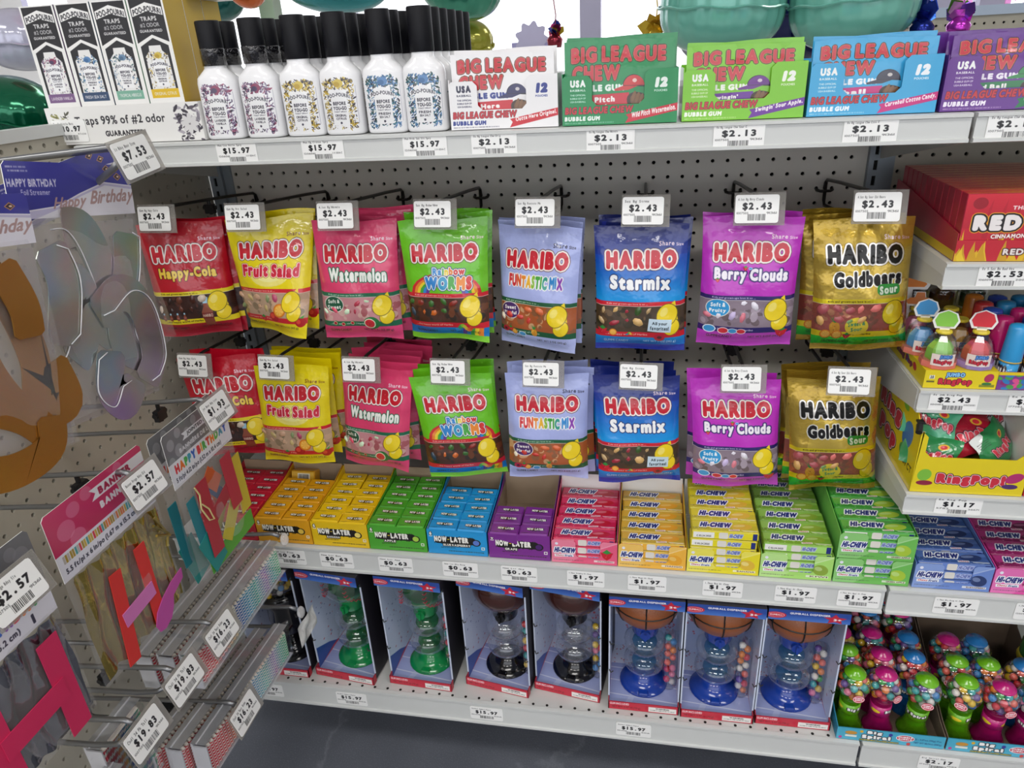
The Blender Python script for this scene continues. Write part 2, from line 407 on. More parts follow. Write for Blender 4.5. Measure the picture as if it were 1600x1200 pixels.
for i, (a, b) in enumerate([(-3.3, -1.2), (-1.2, 1.0), (1.0, 3.2), (3.2, 5.3)]): window('window_%d' % (i+6), a, b, -6.25, .35, 2.6)  # unseen windows added behind the camera to light the pegboard from the front
m_lamp = mat('lamp_diffuser', '#fffaf2', rough=.5, emit=1.6)
m_white = mat('white_metal', '#e4e4e2', rough=.4)
for i, (lx, ly) in enumerate(LAMPS):
    t = thing('ceiling_light', 'long white fluorescent ceiling light panel', 'light', (lx, ly, 3.0), group='ceiling lights over the aisles')
    ob('frame', MB().box(-.62, .62, -.3, .3, -.03, 0), m_white, t); ob('diffuser', MB().box(-.58, .58, -.26, .26, -.034, -.03), m_lamp, t)

# ------------------------------------------------------------------ pegboards and uprights with real holes
m_peg = mat('pegboard_lightened', '#d6d3c9', rough=.6, var=.05, vscale=9)  # lightened against the beige board to make up for shade under the shelf
m_peg2 = mat('pegboard_beige', '#b9b4a5', rough=.6, var=.05, vscale=9)
m_dark = mat('hollow_shade', '#1b1a18', rough=.9)  # near-black colour stands in for the shade inside holes and slots
m_up = mat('upright_grey', '#8f9aa2', rough=.45, metal=.2)
m_shelf = mat('shelf_enamel', '#cfd1cf', rough=.38, coat=.15, var=.02, vscale=6)
m_shelfd = mat('shelf_side', '#c2c2bd', rough=.5)
def perforated(mb, u0, u1, v0, v1, us, vs, W, hole, depth):
    """sheet in (u,v) with one hole per (us,vs); hole: polygon of 8 or 4 points around 0"""
    ub = [u0]+[(a+b)/2 for a, b in zip(us, us[1:])]+[u1]; vb = [v0]+[(a+b)/2 for a, b in zip(vs, vs[1:])]+[v1]
    for j, v in enumerate(vs):
        for i, u in enumerate(us):
            C = [(ub[i+1], vb[j]), (ub[i+1], vb[j+1]), (ub[i], vb[j+1]), (ub[i], vb[j])]  # BR TR TL BL
            H = [(u+a, v+b) for a, b in hole]; n = len(H)
            V = [W(a, b, 0) for a, b in C+H]+[W(a, b, depth) for a, b in H]
            if n == 8: F = [(0, 1, 4, 11), (1, 2, 6, 5), (2, 3, 8, 7), (3, 0, 10, 9), (1, 5, 4), (2, 7, 6), (3, 9, 8), (0, 11, 10)]
            else: F = [(0, 1, 5, 4), (1, 2, 6, 5), (2, 3, 7, 6), (3, 0, 4, 7)]
            F += [(4+k, 4+(k+1) % n, 4+n+(k+1) % n, 4+n+k) for k in range(n)]
            mb.raw(V, F)
    return mb
OCT = [(.0034*math.cos(math.radians(22.5+45*k)), .0034*math.sin(math.radians(22.5+45*k))) for k in range(8)]
ZR = [1.07-j*IN for j in range(-3, 21)][::-1]
def wxz(u, v, d): return (u, d, v)
pb = perforated(MB(), .012, 1.207, .53, 1.16, [(i+1.5)*IN for i in range(46)], ZR, wxz, OCT, .006)
pb.box(.012, 1.207, 0, .006, .12, .53)
ob('wall_back', pb, m_peg, kind='structure')
slab('wall_back', .0, 1.2192, .012, .02, .12, 1.16, m_dark)  # dark sheet added behind the board as the shade in its holes
pb = perforated(MB(), 1.231, 2.4, .53, 1.16, [1.2192+(i+1.5)*IN for i in range(45)], ZR, wxz, OCT, .006); pb.box(1.231, 2.4, 0, .006, .12, .53)
ob('wall_back', pb, m_peg2, kind='structure')
slab('wall_back', 1.2192, 2.4, .012, .02, .12, 1.16, m_dark)  # same dark sheet, painted shade behind the right board's holes
XL = -.02
ZL = [1.07-j*IN for j in range(-4, 33)][::-1]; YL = [-(k+.42)*IN for k in range(52)][::-1]
pb = perforated(MB(), -1.34, -.004, .2, 1.182, YL, ZL, lambda u, v, d: (XL-d, u, v), OCT, .006)
ob('wall_left', pb, m_peg2, kind='structure')
slab('wall_left', XL-.02, XL-.012, -1.34, 0, .12, 1.182, m_dark)  # dark sheet painting the shade behind the left board's holes
slab('trim_1', XL-.022, XL+.004, -1.34, -.002, 1.182, 1.198, m_shelf)
SQ = [(.003, -.008), (.003, .008), (-.003, .008), (-.003, -.008)]
for x0, where in ((0.0, 'in the corner left of the gummy bags'), (1.2192, 'between the gummy bags and the red candy boxes')):
    t = thing('upright_post', 'slotted grey steel upright post '+where, 'post', (x0, 0, .12))
    mb = perforated(MB(), x0-.011, x0+.011, .12, 1.16, [x0-.002], [1.07-j*IN+.0127 for j in range(-3, 36)][::-1], lambda u, v, d: (u-x0, -.012+d, v-.12), SQ, .004)
    ob('slotted_strip', mb, m_up, t)
    ob('side_flange', MB().box(-.013, -.011, -.012, .01, 0, 1.04), m_up, t); ob('side_flange', MB().box(.011, .013, -.012, .01, 0, 1.04), m_up, t)
    ob('face_flange', MB().box(.013, .03, -.004, 0, 0, 1.04), m_up, t)
    ob('backing', MB().box(-.011, .011, -.004, .006, 0, 1.04), m_dark, t)  # dark strip behind the slots stands in for shade in the hollow post

# ------------------------------------------------------------------ shelves
def shelf(name, label, x0, x1, z, dep, lip=.036, brackets=(), thick=.018, y1=-.004):
    t = thing(name, label, 'shelf', (x0, -dep, z))
    w = x1-x0
    ob('deck', MB().box(0, w, .004, dep+y1, -thick, -.0005), m_shelf, t)
    pr = [(0, 0), (.0035, 0), (.0035, -lip+.004), (.02, -lip), (0, -lip), (-.003, -lip+.001), (-.003, -lip+.005), (0, -lip+.006), (0, -.006), (-.003, -.005), (-.003, -.001)]
    pr = [(-.003, -.001), (-.003, -.005), (0, -.006), (0, -lip+.006), (-.003, -lip+.005), (-.003, -lip+.001), (0, -lip), (.014, -lip), (.014, -lip+.002), (.0035, -lip+.003), (.0035, 0)]
    ob('price_channel', MB().prism([(a, b) for a, b in pr][::-1], 0, w, axis='x'), m_shelf, t)
    for bx in brackets:
        ob('bracket', MB().prism([(.006, -.034), (dep-.006, -.1), (dep-.006, .03), (dep-.06, .0), (.006, -.004)], bx-x0, bx-x0+.003, axis='x'), m_shelfd, t)
    return t
shelf('top_shelf', 'long grey metal shelf holding spray bottles and gum cartons', .003, 1.2165, 1.167, .36, .035, (.004,))
shelf('top_shelf', 'right end grey shelf under the purple gum carton', 1.2215, 2.4, 1.167, .36, .035, (1.2225,))
shelf('middle_shelf', 'grey metal shelf holding the wide row of chew candy trays', .003, 1.2165, .487, .40, .05, (.004,))
shelf('middle_shelf', 'grey metal shelf under the blue and magenta chew boxes', 1.2215, 2.4, .487, .40, .05, (1.2225,))
shelf('base_shelf', 'bottom grey shelf deck carrying the boxed gumball machines', .003, 1.2165, .178, .425, .055)
shelf('base_shelf', 'bottom grey shelf deck under the spiral gumball trays', 1.2215, 2.4, .178, .425, .055)
shelf('short_shelf', 'narrow grey shelf under the red cinnamon candy boxes', 1.2215, 2.4, .985, .36, .036, (1.2222,))
shelf('short_shelf', 'narrow grey shelf under the jumbo ring candy tray', 1.2215, 2.4, .805, .36, .036, (1.2205,))
shelf('short_shelf', 'narrow grey shelf under the yellow ring candy box', 1.2215, 2.4, .65, .385, .036, (1.2222,))
m_kick = mat('kick_plate', '#3a3c42', rough=.6)
slab('baseboard_back', .0, 2.4, -.12, -.1, 0, .12, m_kick)
# flat dark discs for the shaded perforations along the base deck's front edge
mb = MB()
for k in range(46): mb.lathe([(.0026, 0), (.0026, .0004)], 8, ((k+1)*IN, -.417, .1777))
o = ob('deck_hole_row', mb, m_dark); o['kind'] = 'structure'

# ------------------------------------------------------------------ price labels (one printed sheet, one tile each)
TAGS = []; TW, TH = 136, 88
def tagtile(p, i, name, price, c1, c2):
    x = (i % 8)*TW; y = (i//8)*TH
    p.text(name, x+8, y+10, x+88, y+20, '#333333', bold=1, mono=.62, al=.85)
    p.text(price, x+22, y+23, x+114, y+50, '#101014', bold=3.5, mono=.64)
    p.text(c1, x+5, y+53, x+42, y+60, '#444444', bold=1, al=.8); p.text(c2, x+98, y+53, x+130, y+60, '#444444', bold=1, al=.8)
    p.bars(x+40, y+60, x+96, y+80, '#2a2a2a', i+3)
def newtag(name, price, c1='1007505', c2='91361'):
    TAGS.append((name, price, c1, c2)); return len(TAGS)-1
m_paper = mat('label_paper', '#f4f4f2', rough=.45, coat=.3)
TAGMESH = []
def label_mesh(i, w, h, t=.0008, r=.003):
    pts = []
    for cx, cz, a0 in ((w/2-r, -h/2+r, -PI/2), (w/2-r, h/2-r, 0), (-w/2+r, h/2-r, PI/2), (-w/2+r, -h/2+r, PI)):
        pts += [(cx+r*math.cos(a0+k*PI/4), cz+r*math.sin(a0+k*PI/4)) for k in range(3)]
    mb = MB().prism(pts, -t, 0, mi=1, fr=0)
    RW = 7*TH
    u0 = (i % 8)*TW/(8*TW); v1 = 1-(i//8)*TH/RW; du = 1/8; dv = TH/RW
    mb.uv = [[(u0+a*du, v1-dv+b*dv) for a, b in q] if m == 0 else q for q, m in zip(mb.uv, mb.mi)]
    me = mb.mesh('price_label', [m_paper, m_paper]); TAGMESH.append(me); return me
def finish_tags():
    p = P(8*TW, 7*TH, '#f3f3f1')
    for i, t in enumerate(TAGS): tagtile(p, i, *t)
    m = mat('price_label_print', '#ffffff', rough=.4, coat=.35, img=p.img('price_label_print'))
    for me in TAGMESH: me.materials[0] = m
def shelf_label(px, z, y, price, name, label, c1='1007505', c2='91361', w=.062, h=.031, group='price labels in the shelf channels'):
    i = newtag(name, price, c1, c2)
    o = put('price_label', label_mesh(i, w, h), None, (px, y, z)); return tag(o, label, 'label', group)
Y1, Y2, Y3 = -.3605, -.4005, -.4255
zt, zm, zb = 1.1495, .462, .15
shelf_label(-.006+.0, 1.187, -.3495, '$10.97', 'Poo Po Little Bets', 'price label reading $10.97 stuck low on the white spray carton tray', '98071', 'PLT-LO-N', w=.056)
for x, n, l in ((.262, 'Poo Lav Vnlla Spry', 'under the lavender spray bottles'), (.393, 'Poo Og Citrus Spry', 'under the citrus spray bottles'), (.541, 'Poo Frsh Sea Slt Spry', 'under the sea salt spray bottles')):
    shelf_label(x, zt, Y1, '$15.97', n, 'price label reading $15.97 '+l, '1206061', 'LV-004-C')
for x, n, l in ((.637, 'Ex Bg League Chw Orig', 'white'), (.791, 'Ex Bg League Chw Wtrmln', 'green'), (.951, 'Ex Bg League Chw Sour C', 'lime'), (1.105, 'Ex Bg League Chw Cttn C', 'sky blue'), (1.265, 'Ex Bg League Chw Grp', 'purple')):
    shelf_label(x, zt, Y1, '$2.13', n, 'price label reading $2.13 under the %s gum carton' % l)
for x, n, l in ((.228, 'Now Ltr Pine', 'amber chew tray, partly behind the crystal hook tip'), (.318, 'Now Ltr Ban', 'yellow chew tray'), (.427, 'Now Ltr App', 'green chew tray'), (.543, 'Now Ltr Blu Rasp', 'blue chew tray'), (.645, 'Now Ltr Grp', 'purple chew tray')):
    shelf_label(x, zm, Y2, '$0.63', n, 'price label reading $0.63 below the '+l, '100495', '50951')
for x, n, l in ((.757, '1.76oz Strwbry Hi Chew', 'pink stick candy box'), (.857, '1.76oz Mngo Hi Chew', 'amber stick candy box'), (.976, '1.76oz Ban Hi Chew', 'lemon yellow stick candy box'), (1.087, '1.76oz Kiwi Hi Chew', 'light green stick candy box'), (1.180, '1.76oz Grn Appl Hi Chew', 'double green stick candy box'), (1.318, '1.76oz Blu Rasp Hi Chew', 'blue stick candy box'), (1.43, '1.76oz Dragon Hi Chew', 'magenta stick candy box')):
    shelf_label(x, zm, Y2, '$1.97', n, 'price label reading $1.97 below the '+l, '1200975', '41136')
for x, n, l in ((.308, 'Baseball Gumball Dspnsr', 'clear ball gumball machine'), (.573, 'Football Gumball Dspnsr', 'first dark brown gumball machine'), (.842, 'Bsktball Gumball Dspnsr', 'first basketball gumball machine')):
    shelf_label(x, zb, Y3, '$15.97', n, 'price label reading $15.97 below the '+l, '110498', '506')
shelf_label(.135, zb, Y3, '$15.97', 'Gumball Dspnsr', 'price label at the left end of the bottom shelf, cut by candle boxes', '110498', '506')
shelf_label(1.343, zb, Y3, '$2.17', 'Big Spiral Gum', 'price label reading $2.17 below the left spiral gumball tray', '174353', '1685')
shelf_label(1.292, .967, Y1, '$2.53', 'Ex 5.5oz Bx Red Hts', 'price label reading $2.53 under the red cinnamon candy', '1060098', '2002')
shelf_label(1.267, .787, Y1, '$2.43', 'Ex Jmb Ring Pop', 'price label reading $2.43 under the jumbo ring candy tray', '1001112', '02502013112')
shelf_label(1.366, .787, Y1, '$2.43', 'Ex Psh Pop', 'price label under the tray of capped lollipop tubes', '177082', '7001')
shelf_label(1.294, .632, -.3855, '$1.17', 'Ex Rng Pop', 'price label reading $1.17 under the yellow ring candy box', '5782', '26671')

# ------------------------------------------------------------------ peg hooks of the gummy bag wall
m_wire = mat('dark_wire', '#3b3835', rough=.35, metal=.7)
m_wire2 = mat('grey_wire', '#8b8c8e', rough=.3, metal=.8)
m_plate = clear('clear_tag_plate', tint='#d8d6d2', opac=.22, edge=.55, col='#dcd8d2')
m_blk = mat('black_plastic', '#141315', rough=.45)
arm = MB().tube([(0, -.004, 0), (0, -.009, .012), (0, -.018, .017), (0, -.1, .026), (0, -.285, .043), (0, -.305, .043), (0, -.312, .038)], .0029, 7)
low = MB().tube([(0, -.01, .012), (0, -.01, -.018), (0, -.018, -.026), (0, -.15, -.014), (0, -.272, .0), (0, -.292, .008), (0, -.3, .018)], .0029, 7)
crs = MB().tube([(-.0127, .006, 0), (-.0127, -.006, -.002), (-.008, -.011, -.003), (.008, -.011, -.003), (.0127, -.006, -.002), (.0127, .006, 0)], .0027, 6)
hk = [x.mesh('wire', m_wire, True) for x in (arm, low, crs)]
plate = MB().box(-.0335, .0335, -.0008, .0008, -.022, .022).mesh('tag_plate', m_plate)
clip = MB().box(-.009, .009, -.004, .004, -.004, .012).tube([(-.012, 0, .006), (.012, 0, .006)], .004, 6).tube([(0, 0, -.006), (0, 0, .02)], .003, 6).mesh('stop_clip', m_blk)
def hook(x, z, price, name, label, rot=0, tagr=(-.3, 0, 0), length=1.0, loc=None, metal=None, gname='wire hooks holding gummy bags', c1='1007505', c2='91361', toff=(0, -.318, .03), clipy=None):
    t = thing('peg_hook', label, 'hook', loc or (x, 0, z), (0, 0, rot), gname)
    a = [hk[0], hk[1], hk[2]]
    if metal:
        a = metal
    put('label_arm', a[0], t); put('bag_arm', a[1], t); put('crossbar', a[2], t)
    pl = put('tag_plate', plate, t, toff, tagr)
    i = newtag(name, price, c1, c2); put('price_label', label_mesh(i, .057, .0375), pl, (-.0035, -.0016, 0))
    if clipy: put('stop_clip', clip, t, (0, clipy, .004+clipy*-.05))
    return t
# ------------------------------------------------------------------ gummy candy bags on the hooks
BW, BH = .137, .195
def fruit(p, kind, x, y, r):
    if kind == 'orange': p.ell(x, y, r, r, '#d9781a'); p.ell(x, y, r*.8, r*.8, '#f4a93a'); [p.poly([(x, y), (x+r*.7*math.cos(a), y+r*.7*math.sin(a)), (x+r*.7*math.cos(a+.6), y+r*.7*math.sin(a+.6))], '#f7c45c') for a in np.arange(0, 6, .9)]
    elif kind == 'berry': p.poly([(x-r, y-r*.5), (x+r, y-r*.5), (x+r*.6, y+r*.5), (x, y+r), (x-r*.6, y+r*.5)], '#c8162c'); p.poly([(x-r*.7, y-r*.5), (x, y-r*1.1), (x+r*.7, y-r*.5), (x, y-r*.2)], '#2f8f3a'); p.speck(x-r*.6, y-r*.3, x+r*.6, y+r*.5, ['#f4c9a0'], 8, .7, 1.2)
    elif kind == 'apple': p.ell(x, y, r, r*.95, '#b3141f'); p.ell(x-r*.3, y-r*.2, r*.45, r*.5, '#dd4a35'); p.poly([(x, y-r), (x+r*.7, y-r*1.5), (x+r*.5, y-r*.8)], '#3d9b38')
    elif kind == 'melon': p.ell(x, y, r, r*.85, '#23783a'); p.ell(x-r*.25, y+r*.05, r*.72, r*.7, '#e9f0d0'); p.ell(x-r*.25, y+r*.05, r*.6, r*.58, '#d92f3c'); p.speck(x-r*.6, y-r*.3, x+r*.1, y+r*.4, ['#301010'], 8, 1, 1.6)
    elif kind == 'pine': p.ell(x, y, r*.75, r, '#d9982a'); p.speck(x-r*.5, y-r*.7, x+r*.5, y+r*.7, ['#a8661a', '#f0c050'], 24, 1, 2.2); [p.poly([(x-3, y-r*.8), (x+dx, y-r*1.9), (x+4, y-r*.8)], '#2f8a3c') for dx in (-r*.8, -r*.3, r*.2, r*.8)]
    elif kind == 'lemon': p.ell(x, y, r*1.02, r*1.2, '#7a6a10', .5); p.ell(x, y, r*.95, r*1.13, '#f2d51e', .5); p.poly([(x+r*.4, y-r*1.15), (x+r*.75, y-r*1.45), (x+r*.85, y-r*.9)], '#f2d51e'); p.ell(x-r*.3, y-r*.3, r*.35, r*.5, '#f9e670', .5)
    elif kind == 'bottle': p.poly([(x-r*.35, y-r*2.2), (x+r*.35, y-r*2.2), (x+r*.4, y-r), (x+r*.8, y-r*.2), (x+r*.7, y+r*2), (x-r*.7, y+r*2), (x-r*.8, y-r*.2), (x-r*.4, y-r)], '#8f4a34'); p.rect(x-r*.4, y-r*2.4, x+r*.4, y-r*1.5, '#9cc8e0'); p.rect(x-r*.8, y-r*.1, x+r*.78, y+r*.9, '#7a2722'); p.text('HARIBO', x-r*.7, y+r*.1, x+r*.7, y+r*.6, '#e8d8c0', bold=2)
    elif kind == 'worm': [p.ell(x+r*1.8*t, y+r*.5*math.sin(t*5), r*.42, r*.42, c) for t, c in zip(np.linspace(-1, 1, 12), ['#2f8fd0', '#2f8fd0', '#35a36a', '#4fb03c', '#8fc43a', '#c8cc3a', '#e8c23a', '#ec9a32', '#e8702e', '#dd4a30', '#d5302e', '#c82430'])]
    elif kind == 'ring': p.ell(x, y, r, r*.8, '#c0183a'); p.ell(x, y, r*.45, r*.35, '#5a2030')
    elif kind == 'blue': p.ell(x, y, r, r*.7, '#e9f3fb'); p.ell(x, y, r*.85, r*.55, '#3f9ad6')
    elif kind == 'red': p.ell(x, y, r, r*.7, '#f6e6ea'); p.ell(x, y, r*.85, r*.55, '#d8303c')
FL = {
 'cola': dict(bg='#c00a26', title=('Happy-Cola', '#f2cf4a', (('#5a1010', 3),), .16, .86), band='#ecd820', bt='#3a2a08', win=['#3a1d18', '#57302a', '#2a1512'], bot='#a90f28', b2='#ecd820', fr=[('bottle', .66, .78, .085)], gum=['#4a2218', '#6b3a2a', '#2f1610', '#d8c8b8'], desc='red cola gummy candy bag'),
 'fruit': dict(bg='#ead608', title=('Fruit Salad', '#cf1c3a', (('#b89a10', 6), ('#f6cfd6', 3.5)), .14, .88), band='#cf1c2e', bt='#f4e0c0', win=['#b89a80', '#c8a488', '#8f7a60'], bot='#ecd91c', b2='#cf1c2e', fr=[('apple', .58, .82, .07), ('orange', .66, .76, .085), ('berry', .4, .85, .05), ('apple', .93, .86, .06)], gum=['#c9a184', '#b84a6a', '#8a9a6a', '#c0a870'], desc='yellow fruit salad gummy bag'),
 'water': dict(bg='#e0406f', title=('Watermelon', '#f2f3ee', (('#1d6a4a', 4),), .16, .88), band='#1d6a4a', bt='#e8f0e0', win=['#c88a90', '#a85a60', '#d0a8a0'], bot='#e2447a', b2='#1d6a4a', fr=[('melon', .66, .84, .1), ('melon', .2, .84, .035), ('melon', .3, .85, .035), ('melon', .42, .84, .035)], gum=['#c8e6c0', '#e0506a', '#d8f0d0', '#b83a50'], badge=('Soft &', 'Sweet', '#1d5a40', '#f0f0e8'), desc='pink watermelon gummy bag'),
 'worms': dict(bg='#6cc41c', title=None, band='#cf1c2e', bt='#f0d8c0', win=['#4a2a1c', '#6a3a20', '#2c2620'], bot='#1478c4', b2='#cf1c2e', fr=[('worm', .74, .87, .06)], gum=['#c8641e', '#233a4a', '#8a2a1e', '#3a6a2a'], crimp='#7fd02e', desc='lime green worm gummy bag'),
 'fun': dict(bg='#a9b4e8', title=None, band='#1c5a38', bt='#d8e8d0', win=['#a8582e', '#8a5a3a', '#c89a70'], bot='#b2bcec', b2='#1c5a38', fr=[('ring', .12, .85, .05), ('orange', .25, .86, .04), ('blue', .36, .87, .05), ('berry', .2, .84, .04), ('pine', .52, .84, .05)], gum=['#d86a3a', '#e8dcc0', '#c83a30', '#5a4a38'], badge=('Sweet', 'Playful', '#4a2a68', '#f4f0e8'), desc='pale lilac mixed gummy bag'),
 'star': dict(bg='#1c3a9a', title=('Starmix', '#f2f3f4', (('#122a6a', 4),), .16, .83), band='#d01e30', bt='#f4dccf', win=['#4a3a2a', '#6a5238', '#3a3020'], bot='#1478c8', b2='#d01e30', fr=[('ring', .72, .87, .06), ('berry', .08, .82, .055), ('orange', .2, .83, .045), ('berry', .9, .83, .05), ('worm', .4, .84, .025)], gum=['#b89a6a', '#3a5a2a', '#a02a3a', '#d8b070'], crimp='#22309a', desc='deep blue star mix gummy bag'),
 'berry': dict(bg='#bf30bf', title=('Berry Clouds', '#f3eef6', (('#3a2470', 5),), .13, .9), band='#2a2068', bt='#e0d8f0', win=['#8a7a88', '#a89aa8', '#6a5a60'], bot='#bb3cbb', b2='#2a2068', fr=[('blue', .12, .85, .07), ('red', .27, .86, .06), ('blue', .37, .86, .05), ('red', .46, .86, .05), ('berry', .88, .87, .07)], gum=['#e8e4f0', '#d87a8a', '#c8b8e0', '#9ab0b8'], badge=('Soft &', 'Fruity', '#2f9ad8', '#f4f8fb'), desc='magenta berry gummy bag'),
 'gold': dict(bg='#c4a43c', title=('Goldbears', '#141210', (('#f4f2ea', 4.5),), .18, .88), band='#ecd61e', bt='#3a2a08', win=['#a8584a', '#b87a5a', '#8a5a48'], bot='#22b02a', b2='#ecd61e', fr=[('pine', .2, .79, .07), ('orange', .12, .85, .055), ('orange', .23, .85, .055), ('berry', .33, .86, .04)], gum=['#d8706a', '#c89a5a', '#a04a50', '#6a8a4a'], crimp='#b8942e', desc='gold sour gummy bag'),
}
RAINBOW = ['#d02a2e', '#e8842a', '#ecd02a', '#3fa53a', '#2f86d0', '#6a3a9a']
def bag_print(k):
    d = FL[k]; W, H = 352, 500; p = P(W, H, d['bg'])
    if k == 'star': p.grad(0, 110, '#16226e', '#1a3a9c'); p.grad(110, 280, '#1a4ab0', '#129ae6'); p.grad(280, 310, '#129ae6', '#1a6cc8')
    if k == 'fruit': p.ell(176, 230, 90, 50, '#eee27a'); p.ell(176, 226, 66, 34, '#f0ea9a')
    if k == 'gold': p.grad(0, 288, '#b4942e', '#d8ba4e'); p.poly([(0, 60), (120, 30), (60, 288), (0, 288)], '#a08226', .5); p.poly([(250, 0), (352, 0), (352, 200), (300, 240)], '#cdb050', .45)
    y0, y1, y2, y3 = 288, 306, 412, 436
    if k == 'worms':
        for i, c in enumerate(RAINBOW): p.ell(180, 285, 150-13*i, 82-8*i, c)
        p.ell(180, 290, 72, 34, d['bg'])
    # see-through window: the mass of candy behind the film
    p.rect(0, y1, W, y2, d['win'][0]); p.speck(6, y1+6, W-6, y2-6, d['win'], 60, 8, 22, seed=len(k)+3)
    p.rect(0, y0, W, y1, d['band']); p.rect(0, y1-2, W, y1, '#f2ede0', .8)
    p.rect(0, y2, W, y3, d['b2']); p.rect(0, y3, W, H, d['bot'])
    if k == 'worms': [p.poly([(250+i*17, y3), (267+i*17, y3), (262+i*17, 480), (238+i*17, 480)], c) for i, c in enumerate(RAINBOW[::-1][:5])]
    if k == 'star': p.grad(y3, 470, '#158ad0', '#1a66b8')
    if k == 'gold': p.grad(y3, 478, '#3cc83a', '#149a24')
    cr = d.get('crimp')
    if cr: p.rect(0, 474, W, H, cr)
    for i in range(6): p.rect(0, 477+i*4, W, 478+i*4, '#ffffff', .13); p.rect(0, 5+i*5, W, 6+i*5, '#000000', .08)
    bt = d['bt']
    p.text('Kids and grown-ups love it so ...', 44, y0+4, 206, y1-4, bt, bold=1.5)
    p.text('...the happy world of Haribo', 40, y2+6, 206, y3-6, bt, bold=1.5)
    dk = '#e6eefa' if k == 'star' else '#2c2a26'
    p.text('GUMMI CANDY', 34, 449, 132, 462, dk, bold=1.5, al=.85); p.text('NET WT %s' % {'star': '5 OZ (142 g)', 'gold': '4.5 OZ (127 g)', 'water': '4.1 OZ (117 g)'}.get(k, '5 OZ (142 g)'), 190, 449, 318, 462, dk, bold=1.5, al=.85)
    lg = '#f2dbe6' if k not in ('fun', 'fruit') else ('#3a3a5a' if k == 'fun' else '#8a5a10')
    p.text('Share', 244, 62, 302, 80, lg, bold=2.5); p.text('Size', 308, 68, 336, 80, lg, bold=2)
    hc = '#15120e' if k == 'gold' else '#c8172c'
    ol = (('#4a1018' if k not in ('gold',) else '#7a6420', 8), ('#f1ece6', 6))
    p.text('HARIBO', 42, 92, 314, 164, hc, out=ol, bold=6, gap=.03, tilt=6 if k == 'gold' else -2)
    if d['title']:
        t, c, o, a, b = d['title']; p.text(t, W*a, 184, W*b, 244 if k != 'fruit' else 240, c, out=o, bold=5, gap=.03, jit=.05 if k in ('cola', 'fruit') else 0, tilt=-6 if k == 'gold' else 4)
    if k == 'worms':
        p.text('Rainbow', 126, 184, 262, 216, cols=['#2f86d0', '#2f86d0', '#3fa53a', '#ecd02a', '#e8842a', '#d02a2e', '#d02a2e'], out=(('#1c3a7a', 6), ('#f2f3ee', 3.5)), bold=4.5, gap=.03)
        p.text('WORMS', 92, 218, 292, 274, cols=['#2f86d0', '#2f9ac8', '#3fa53a', '#ec8a2a', '#d8302e'], out=(('#1c3a7a', 6), ('#f2f3ee', 3.5)), bold=7, gap=.03, jit=.04)
    if k == 'fun': p.text('FUNTASTIC MIX', 56, 186, 298, 238, cols=['#cf2a34', '#cf2a34', '#e0562a', '#e88a2a', '#e8b02a', '#8aba3a', '#3fa53a', '#3fa53a', '#2f9a8a', '#2f8ad0', '#2f8ad0', '#8a3ab0', '#d02a8a'], out=(('#f4f2f0', 4),), bold=5, gap=.02, jit=.05)
    if k == 'gold': p.rrect(220, 236, 306, 276, 16, '#2f9a3a'); p.text('Sour', 228, 240, 298, 272, '#e2f0d8', out=(('#1c6a2a', 2),), bold=5, tilt=-6)
    if k == 'berry': fruit(p, 'berry', 60, 232, 9); fruit(p, 'berry', 160, 186, 10); fruit(p, 'blue', 178, 186, 7)
    for f, x, y, r in d['fr']: fruit(p, f, x*W, y*H, r*W)
    if k == 'cola':
        for i in range(4): fruit(p, 'bottle', 40+i*30, 402, 8)
    fruit(p, 'lemon', 300, 392, 30); fruit(p, 'lemon', 282, 342, 40)
    bd = d.get('badge')
    if bd:
        p.ell(68, 338, 46, 36, '#f0ece4'); p.ell(68, 338, 43, 33, bd[2]); p.text(bd[0], 40, 316, 96, 334, bd[3], bold=4, tilt=-4); p.text(bd[1], 36, 340, 100, 360, bd[3], bold=4, tilt=-4)
    if k == 'gold': p.ell(150, 392, 44, 34, '#ecd23a'); p.text('Sweet &', 118, 372, 182, 390, '#3a8a6a', bold=2.5, tilt=-4); p.text('Sour', 128, 394, 172, 410, '#3a8a6a', bold=2.5, tilt=-4)
    if k == 'star': p.poly([(212, 354), (302, 362), (296, 414), (206, 406)], '#c8dcea'); p.text('All your', 224, 368, 284, 384, '#22303a', bold=2.5, tilt=4); p.text('favorites!', 216, 386, 290, 402, '#22303a', bold=2.5, tilt=4)
    return p.img('print_'+k)
def bag_shape(seed, twt=0, twb=0, lean=0, nu=18, nv=26, T=.019):
    R = random.Random(seed); ph = [R.uniform(0, 6.28) for _ in range(8)]; dx = R.uniform(-.002, .002)
    def core(u, v):
        b = max(0, min(1, (v-.045)/.14))**.5*max(0, min(1, (.93-v)/.5))**.6
        a = max(0, 1-abs(2*u-1)**2.6)**.5
        return a*b
    def place(u, v, y):
        w = BW*(1-.035*math.sin(PI*min(1, max(0, v))))
        x = (u-.5)*w; z = (v-1)*BH
        z += .0018*math.sin(u*6.5+ph[0])*(1 if v > .5 else -1)*abs(2*v-1)**3
        y += .0022*math.sin(u*8+ph[1])*(1 if v < .06 else 0)+.0012*math.sin(u*10+ph[5])*(1 if v > .93 else 0)
        an = twt*v+twb*(1-v); c, s = math.cos(an), math.sin(an)
        return (x*c-y*s+lean*(1-v)+dx, x*s+y*c, z)
    def front(u, v):
        k = core(u, v); y = -T*k
        e = abs(2*u-1)
        if .06 < v < .92:
            y += .0016*math.sin(v*34+ph[2]+u*4)*e**3*(1-e**8)
            y += .0013*math.sin(u*30+ph[3])*max(0, (v-.72)/.2)*(1-e**6)
            y += .0012*math.sin(u*11+v*13+ph[4])*k
        return place(u, v, y)
    return front, (lambda u, v: place(u, v, .005*core(u, v)+(.0003))), nu, nv
